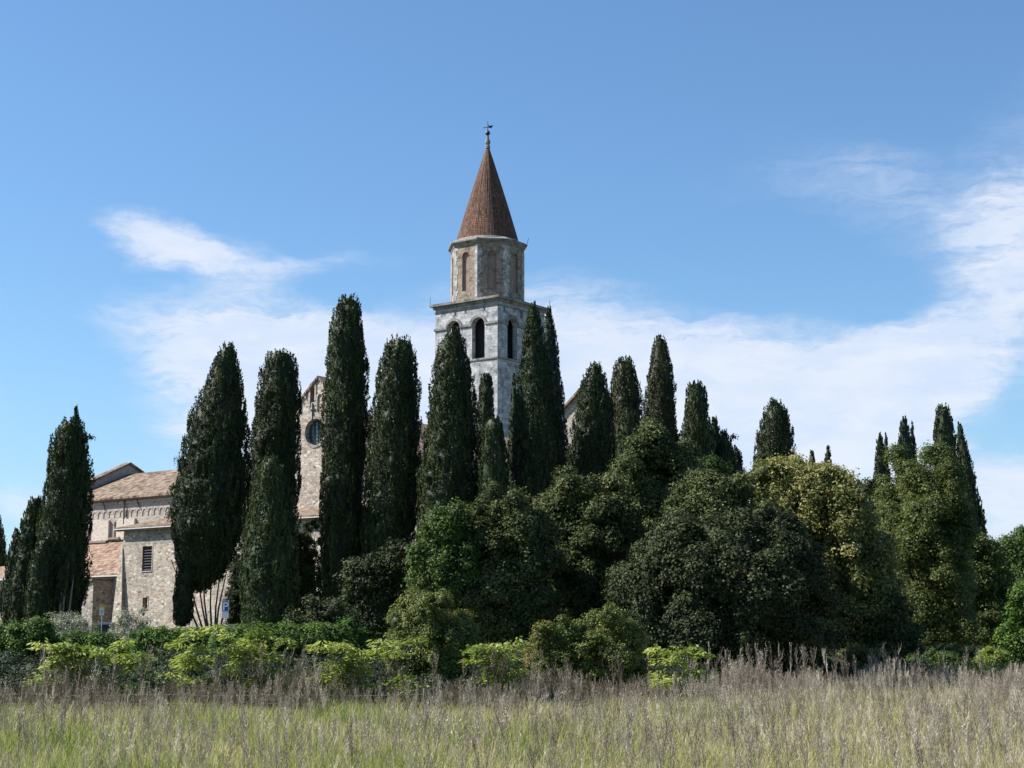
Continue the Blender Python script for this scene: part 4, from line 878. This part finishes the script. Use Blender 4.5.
def undergrowth():  # dark mass added so no lit ground shows between the shrubs
    g = np.random.default_rng(77); L = []
    for x in np.arange(-17, 21, .42):
        for k in range(7):
            e = float(np.interp(x, [-14, 0, 3, 8, 16], [37.5, 38.5, 42, 50, 56])); y = e+4.2+k*1.6+g.uniform(-.5, .5); r = g.uniform(.4, .62); L.append((x+g.uniform(-.3, .3), y, g.uniform(.15, .45)+.14*k, r*1.3, r, r))
    o = crown(None, L, M['bramble'], .11, 900, .2, 78, .3, .5, 'undergrowth', .8)
    tag(o, 'dark low bramble undergrowth added to darken the gaps between the field edge and the hedges', 'undergrowth', kind='stuff')
undergrowth()
# ---------------------------------------------------------------- street things by the church
def parking_sign():
    D = 107.; p = at(225.6, 600.6, D); g_ = float(zg(D)); o = thing('parking_sign', 'blue parking sign with white letter P over a small white plate', 'road sign', (p[0], D, g_))
    w, zt = .47, p[2]; zm = at(225, 612, D)[2]; zb = at(225, 618, D)[2]; x = p[0]
    X = lambda s, t, z: np.array([x+s, D+t, z])
    m = MB(); m.tube([X(0,.06,g_-.2), X(0,.06,zt-.1)], .035, 8); m.build('post', M['steel'], o)
    m = MB(); boxf(m, -w/2, w/2, -.02, .02, zm+.02, zt, X); pl = m.build('sign_panel', M['sign_blue'], o)
    m = MB(); k = .035; boxf(m, -w/2+.01, w/2-.01, -.026, -.021, zt-k-.01, zt-.01, X); boxf(m, -w/2+.01, w/2-.01, -.026, -.021, zm+.03, zm+.03+k, X); boxf(m, -w/2+.01, -w/2+.01+k, -.026, -.021, zm+.03+k, zt-k-.01, X); boxf(m, w/2-.01-k, w/2-.01, -.026, -.021, zm+.03+k, zt-k-.01, X); m.build('border', M['sign_white'], pl)
    c = bpy.data.curves.new('P', 'FONT'); c.body = 'P'; c.size = .72; c.extrude = .004; c.align_x = 'CENTER'; c.offset = .012
    to = bpy.data.objects.new('letter', c); COL.objects.link(to); bpy.context.view_layer.update()
    me = bpy.data.meshes.new_from_object(to.evaluated_get(bpy.context.evaluated_depsgraph_get())); bpy.data.objects.remove(to)
    me.materials.clear(); me.materials.append(M['sign_white']); l = link_mesh('letter', me, pl); l.rotation_euler = (R(90), 0, 0); l.location = (x-o.location[0], -.03, (zt+zm)/2-.245-g_)
    m = MB(); boxf(m, -w/2+.02, w/2-.02, -.02, .02, zb, zm-.01, X); m.build('lower_plate', M['sign_white'], o)
parking_sign()
def info_sign():
    D = 120.; p = at(102, 604, D); g_ = float(zg(D)); o = thing('notice_sign', 'small sign on a grey post, yellow band over a white panel, before the church wall', 'sign', (p[0], D, g_)); x = p[0]
    X = lambda s, t, z: np.array([x+s, D+t, z]); zt = p[2]; z1 = at(102, 607.3, D)[2]; zb = at(102, 615.3, D)[2]; w = .34
    m = MB(); m.tube([X(.02,.05,g_-.2), X(.02,.05,zt-.05)], .035, 8); m.build('post', M['steel'], o)
    m = MB(); boxf(m, -w/2, w/2, -.02, .02, zb, z1-.004, X); q = m.build('sign_panel', M['sign_white'], o)
    m = MB(); boxf(m, -w/2, w/2, -.02, .02, z1, zt, X); m.build('yellow_band', M['sign_yellow'], o)
    m = MB(); boxf(m, -.06, .07, -.025, -.021, zb+.12, zb+.38, X); m.build('printed_mark', M['gutter'], q)
info_sign()
def bin_():
    D = 124.; p = at(106.5, 623, D); g_ = float(zg(D)); x = p[0]; zt = p[2]
    X = lambda s, t, z: np.array([x+s, D+t, z]); o = thing('waste_bin', 'dark blue wheeled waste bin behind the olive bushes', 'bin', (x, D, g_))
    m = MB(); h = zt-.12; m.hexa([X(-.45,-.4,g_+.12), X(.45,-.4,g_+.12), X(.45,.4,g_+.12), X(-.45,.4,g_+.12)], [X(-.55,-.5,h), X(.55,-.5,h), X(.55,.5,h), X(-.55,.5,h)]); m.build('body', M['bin'], o)
    m = MB(); m.hexa([X(-.6,-.55,h+.005), X(.6,-.55,h+.005), X(.6,.55,h+.005), X(-.6,.55,h+.005)], [X(-.5,-.4,h+.14), X(.5,-.4,h+.14), X(.5,.5,h+.18), X(-.5,.5,h+.18)]); l = m.build('lid', M['bin'], o)
    for sx in (-.4, .4):
        m = MB(); m.tube([X(sx-.04,.3,g_+.12), X(sx+.04,.3,g_+.12)], .12, 10); m.build('wheel', M['iron'], o)
bin_()
def low_wall():
    D = 122.; a = at(226, 624, D); b = at(256, 624, D); g_ = float(zg(D)); o = thing('low_wall', 'low stone kerb wall under the cypresses right of the parking sign', 'wall', ((a[0]+b[0])/2, D, g_))
    X = lambda s, t, z: np.array([a[0]+s, D+t, z]); m = MB(); L = b[0]-a[0]; boxf(m, 0, L, 0, .4, g_-.2, a[2]-.1, X); m.build('wall', M['lowstone'], o); m = MB(); boxf(m, -.05, L+.05, -.05, .45, a[2]-.098, a[2], X); m.build('coping', M['stone_frame'], o)
low_wall()
# ---------------------------------------------------------------- meadow
def edge(x): return np.interp(x, [-14, 0, 3, 8, 16], [37.5, 38.5, 42, 50, 56])
def wire_fence():
    o = thing('wire_fence', 'low sagging wire fence on thin posts along the left field edge', 'fence', (-8, 37.6, 0)); m = MB()
    for z in (.62, .42):
        pts = [(x, 37.6+.02*math.sin(x), z-.04*math.sin((x+14)*math.pi/3)**2) for x in np.arange(-14, -1.9, .5)]; m.tube(pts, .0035, 4)
    m.build('wire', M['twig'], o)
    for x in (-14, -11, -8, -5, -2): m = MB(); m.tube([(x, 37.62, -.2), (x+.03, 37.62, .75)], .022, 6); m.build('post', M['twig'], o)
wire_fence()
def patch(x, y): return .5+.22*np.sin(x*.8+1.3)*np.cos(y*.35+.5)+.16*np.sin(x*1.9+y*.7)+.12*np.sin(x*.4-y*1.1+2)
def grass():
    g = np.random.default_rng(3); n = 360000; D = 11+(g.uniform(0, 1, n)**1.5)*46; x = g.uniform(-.40, .40, n)*(D+3)
    k = D < edge(x)+.5; D, x = D[k], x[k]; n = len(D)
    rt = np.clip((x/D*2.2)+.25+.03*(D-22)/10, 0, 1)                # drier towards the right
    tn = patch(x, D)*.7+.15+rt*.38+np.clip((20-D)*.01, 0, .06)+g.normal(0, .30, n); h = g.uniform(.12, .48, n)*(.7+.6*patch(x*2.1+3, D*1.7))*(.85+.3*patch(x*1.3, D*1.2)); h = np.where(D > 24, h*1.12, h)
    z = np.zeros(n); a = g.uniform(0, math.pi, n); w = (.0034+.00017*D)*g.uniform(.7, 1.4, n); b = np.stack([np.cos(a), np.sin(a)*.6, z], 1)*w[:, None]
    ln = g.normal(0, .28, (n, 2))*h[:, None]; p0 = np.stack([x, D, z], 1); p1 = p0+np.stack([ln[:, 0]*.35, ln[:, 1]*.35, h*.6], 1); p2 = p0+np.stack([ln[:, 0], ln[:, 1], h], 1)
    V = np.stack([p0-b, p0+b, p1+b*.8, p1-b*.8, p2], 1).reshape(-1, 3); i = np.arange(n)*5
    tag(npmesh('meadow_grass', V, [np.stack([i, i+1, i+2, i+3], 1), np.stack([i+3, i+2, i+4], 1)], np.concatenate([tn, tn+.08]), M['grass']), 'long mixed green and straw coloured meadow grass covering the field', 'grass', kind='stuff')
grass()
def weed_template(g, H, nb):
    """one dry stalk: main stem and fine upswept side branches as ribbons; returns quads (m,4,3)"""
    Q = []; lean = g.normal(0, .10, 2)*H; curve = g.normal(0, .05, 2)*H
    def pt(f): return np.array([lean[0]*f+curve[0]*f*f, lean[1]*f+curve[1]*f*f, H*f])
    def rib(a, b, w0, w1, th):
        s = np.array([math.cos(th), math.sin(th), 0]); Q.append([a-s*w0, a+s*w0, b+s*w1, b-s*w1])
    th0 = g.uniform(-.6, .6)
    for k in range(4): rib(pt(k/4), pt((k+1)/4), .0055*(1-.18*k), .0055*(1-.18*(k+1)), th0)
    for k in range(nb):
        f = g.uniform(.42, .97); a = g.uniform(0, 6.3); l = H*(.08+.22*(1-f)*1.6)*g.uniform(.6, 1.2); d = np.array([math.cos(a)*.42, math.sin(a)*.42, 1.])
        p = pt(f); q = p+d*l*.55; e = q+np.array([d[0]*.25, d[1]*.25, .5])*l; rib(p, q, .0028, .0022, g.uniform(0, 3.14)); rib(q, e, .0022, .001, g.uniform(0, 3.14))
        for c_ in range(2):
            a2 = g.uniform(0, 6.3); v = np.array([math.cos(a2), math.sin(a2), .9])*l*.16; s_ = p+(e-p)*g.uniform(.3, .95); rib(s_, s_+v, .0055, .002, g.uniform(0, 3.14))
    return np.array(Q)
def weeds():
    g = np.random.default_rng(8); T = [weed_template(g, 1., int(g.integers(16, 30))) for _ in range(16)]+[weed_template(g, 1., 6) for _ in range(4)]
    xs, ys, hs = [], [], []
    def add(x, y, h): xs.append(x); ys.append(y); hs.append(h)
    n = 3300; x = g.uniform(-15, 17, n); x = x[g.uniform(0, 1, n) < np.interp(x, [-15, 1, 5, 17], [.80, .85, 1, 1])]; n = len(x); y = edge(x)-g.uniform(0, 1, n)**1.4*2.2+.9; add(x, y, g.uniform(.6, 1.25, n)*np.where(x > 5, .95, .9)*(.9+.25*np.sin(x*1.7)*np.sin(x*.6+1)))
    n = 90; x = g.uniform(-14, 16, n); y = edge(x)+g.uniform(-.5, 1.2, n); add(x, y, g.uniform(1.35, 1.8, n))
    n = 11000; y = 16+(g.uniform(0, 1, n)**.8)*40; x = g.uniform(-.38, .40, n)*y; pr = np.clip((x/y+.02)*2.2+.22+(y-30)*.006, .42, 1)*np.clip(.35+1.1*patch(x*1.6+5, y*.8), .3, 1.2); k = (g.uniform(0, 1, n) < pr) & (y < edge(x)); add(x[k], y[k], g.uniform(.4, 1.0, k.sum())*(.75+.45*patch(x[k]*.9, y[k]*.6+2)))
    n = 700; y = g.uniform(12, 30, n); x = g.uniform(-.36, .36, n)*y; add(x, y, g.uniform(.35, .75, n))
    x = np.concatenate(xs); y = np.concatenate(ys); h = np.concatenate(hs); Vs, ts = [], []
    for i in range(len(x)):
        q = T[int(g.integers(0, len(T)))] ; a = g.uniform(0, 6.3); ca, sa_ = math.cos(a), math.sin(a); v = q.reshape(-1, 3)*h[i]
        if y[i] > 26:      # ribbons keep about their real width
            pass
        v = np.stack([v[:, 0]*ca-v[:, 1]*sa_, v[:, 0]*sa_+v[:, 1]*ca, v[:, 2]], 1)+np.array([x[i], y[i], 0]); Vs.append(v); ts.append(np.full(len(q), g.normal(.52, .25)-(.30 if y[i] > edge(x[i])-2.4 and x[i] < 4 else 0)))  # left edge stalks darkened: shade put into their tone
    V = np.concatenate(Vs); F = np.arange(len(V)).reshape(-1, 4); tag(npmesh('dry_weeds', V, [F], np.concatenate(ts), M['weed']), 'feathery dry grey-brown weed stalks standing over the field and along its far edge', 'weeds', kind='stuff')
weeds()
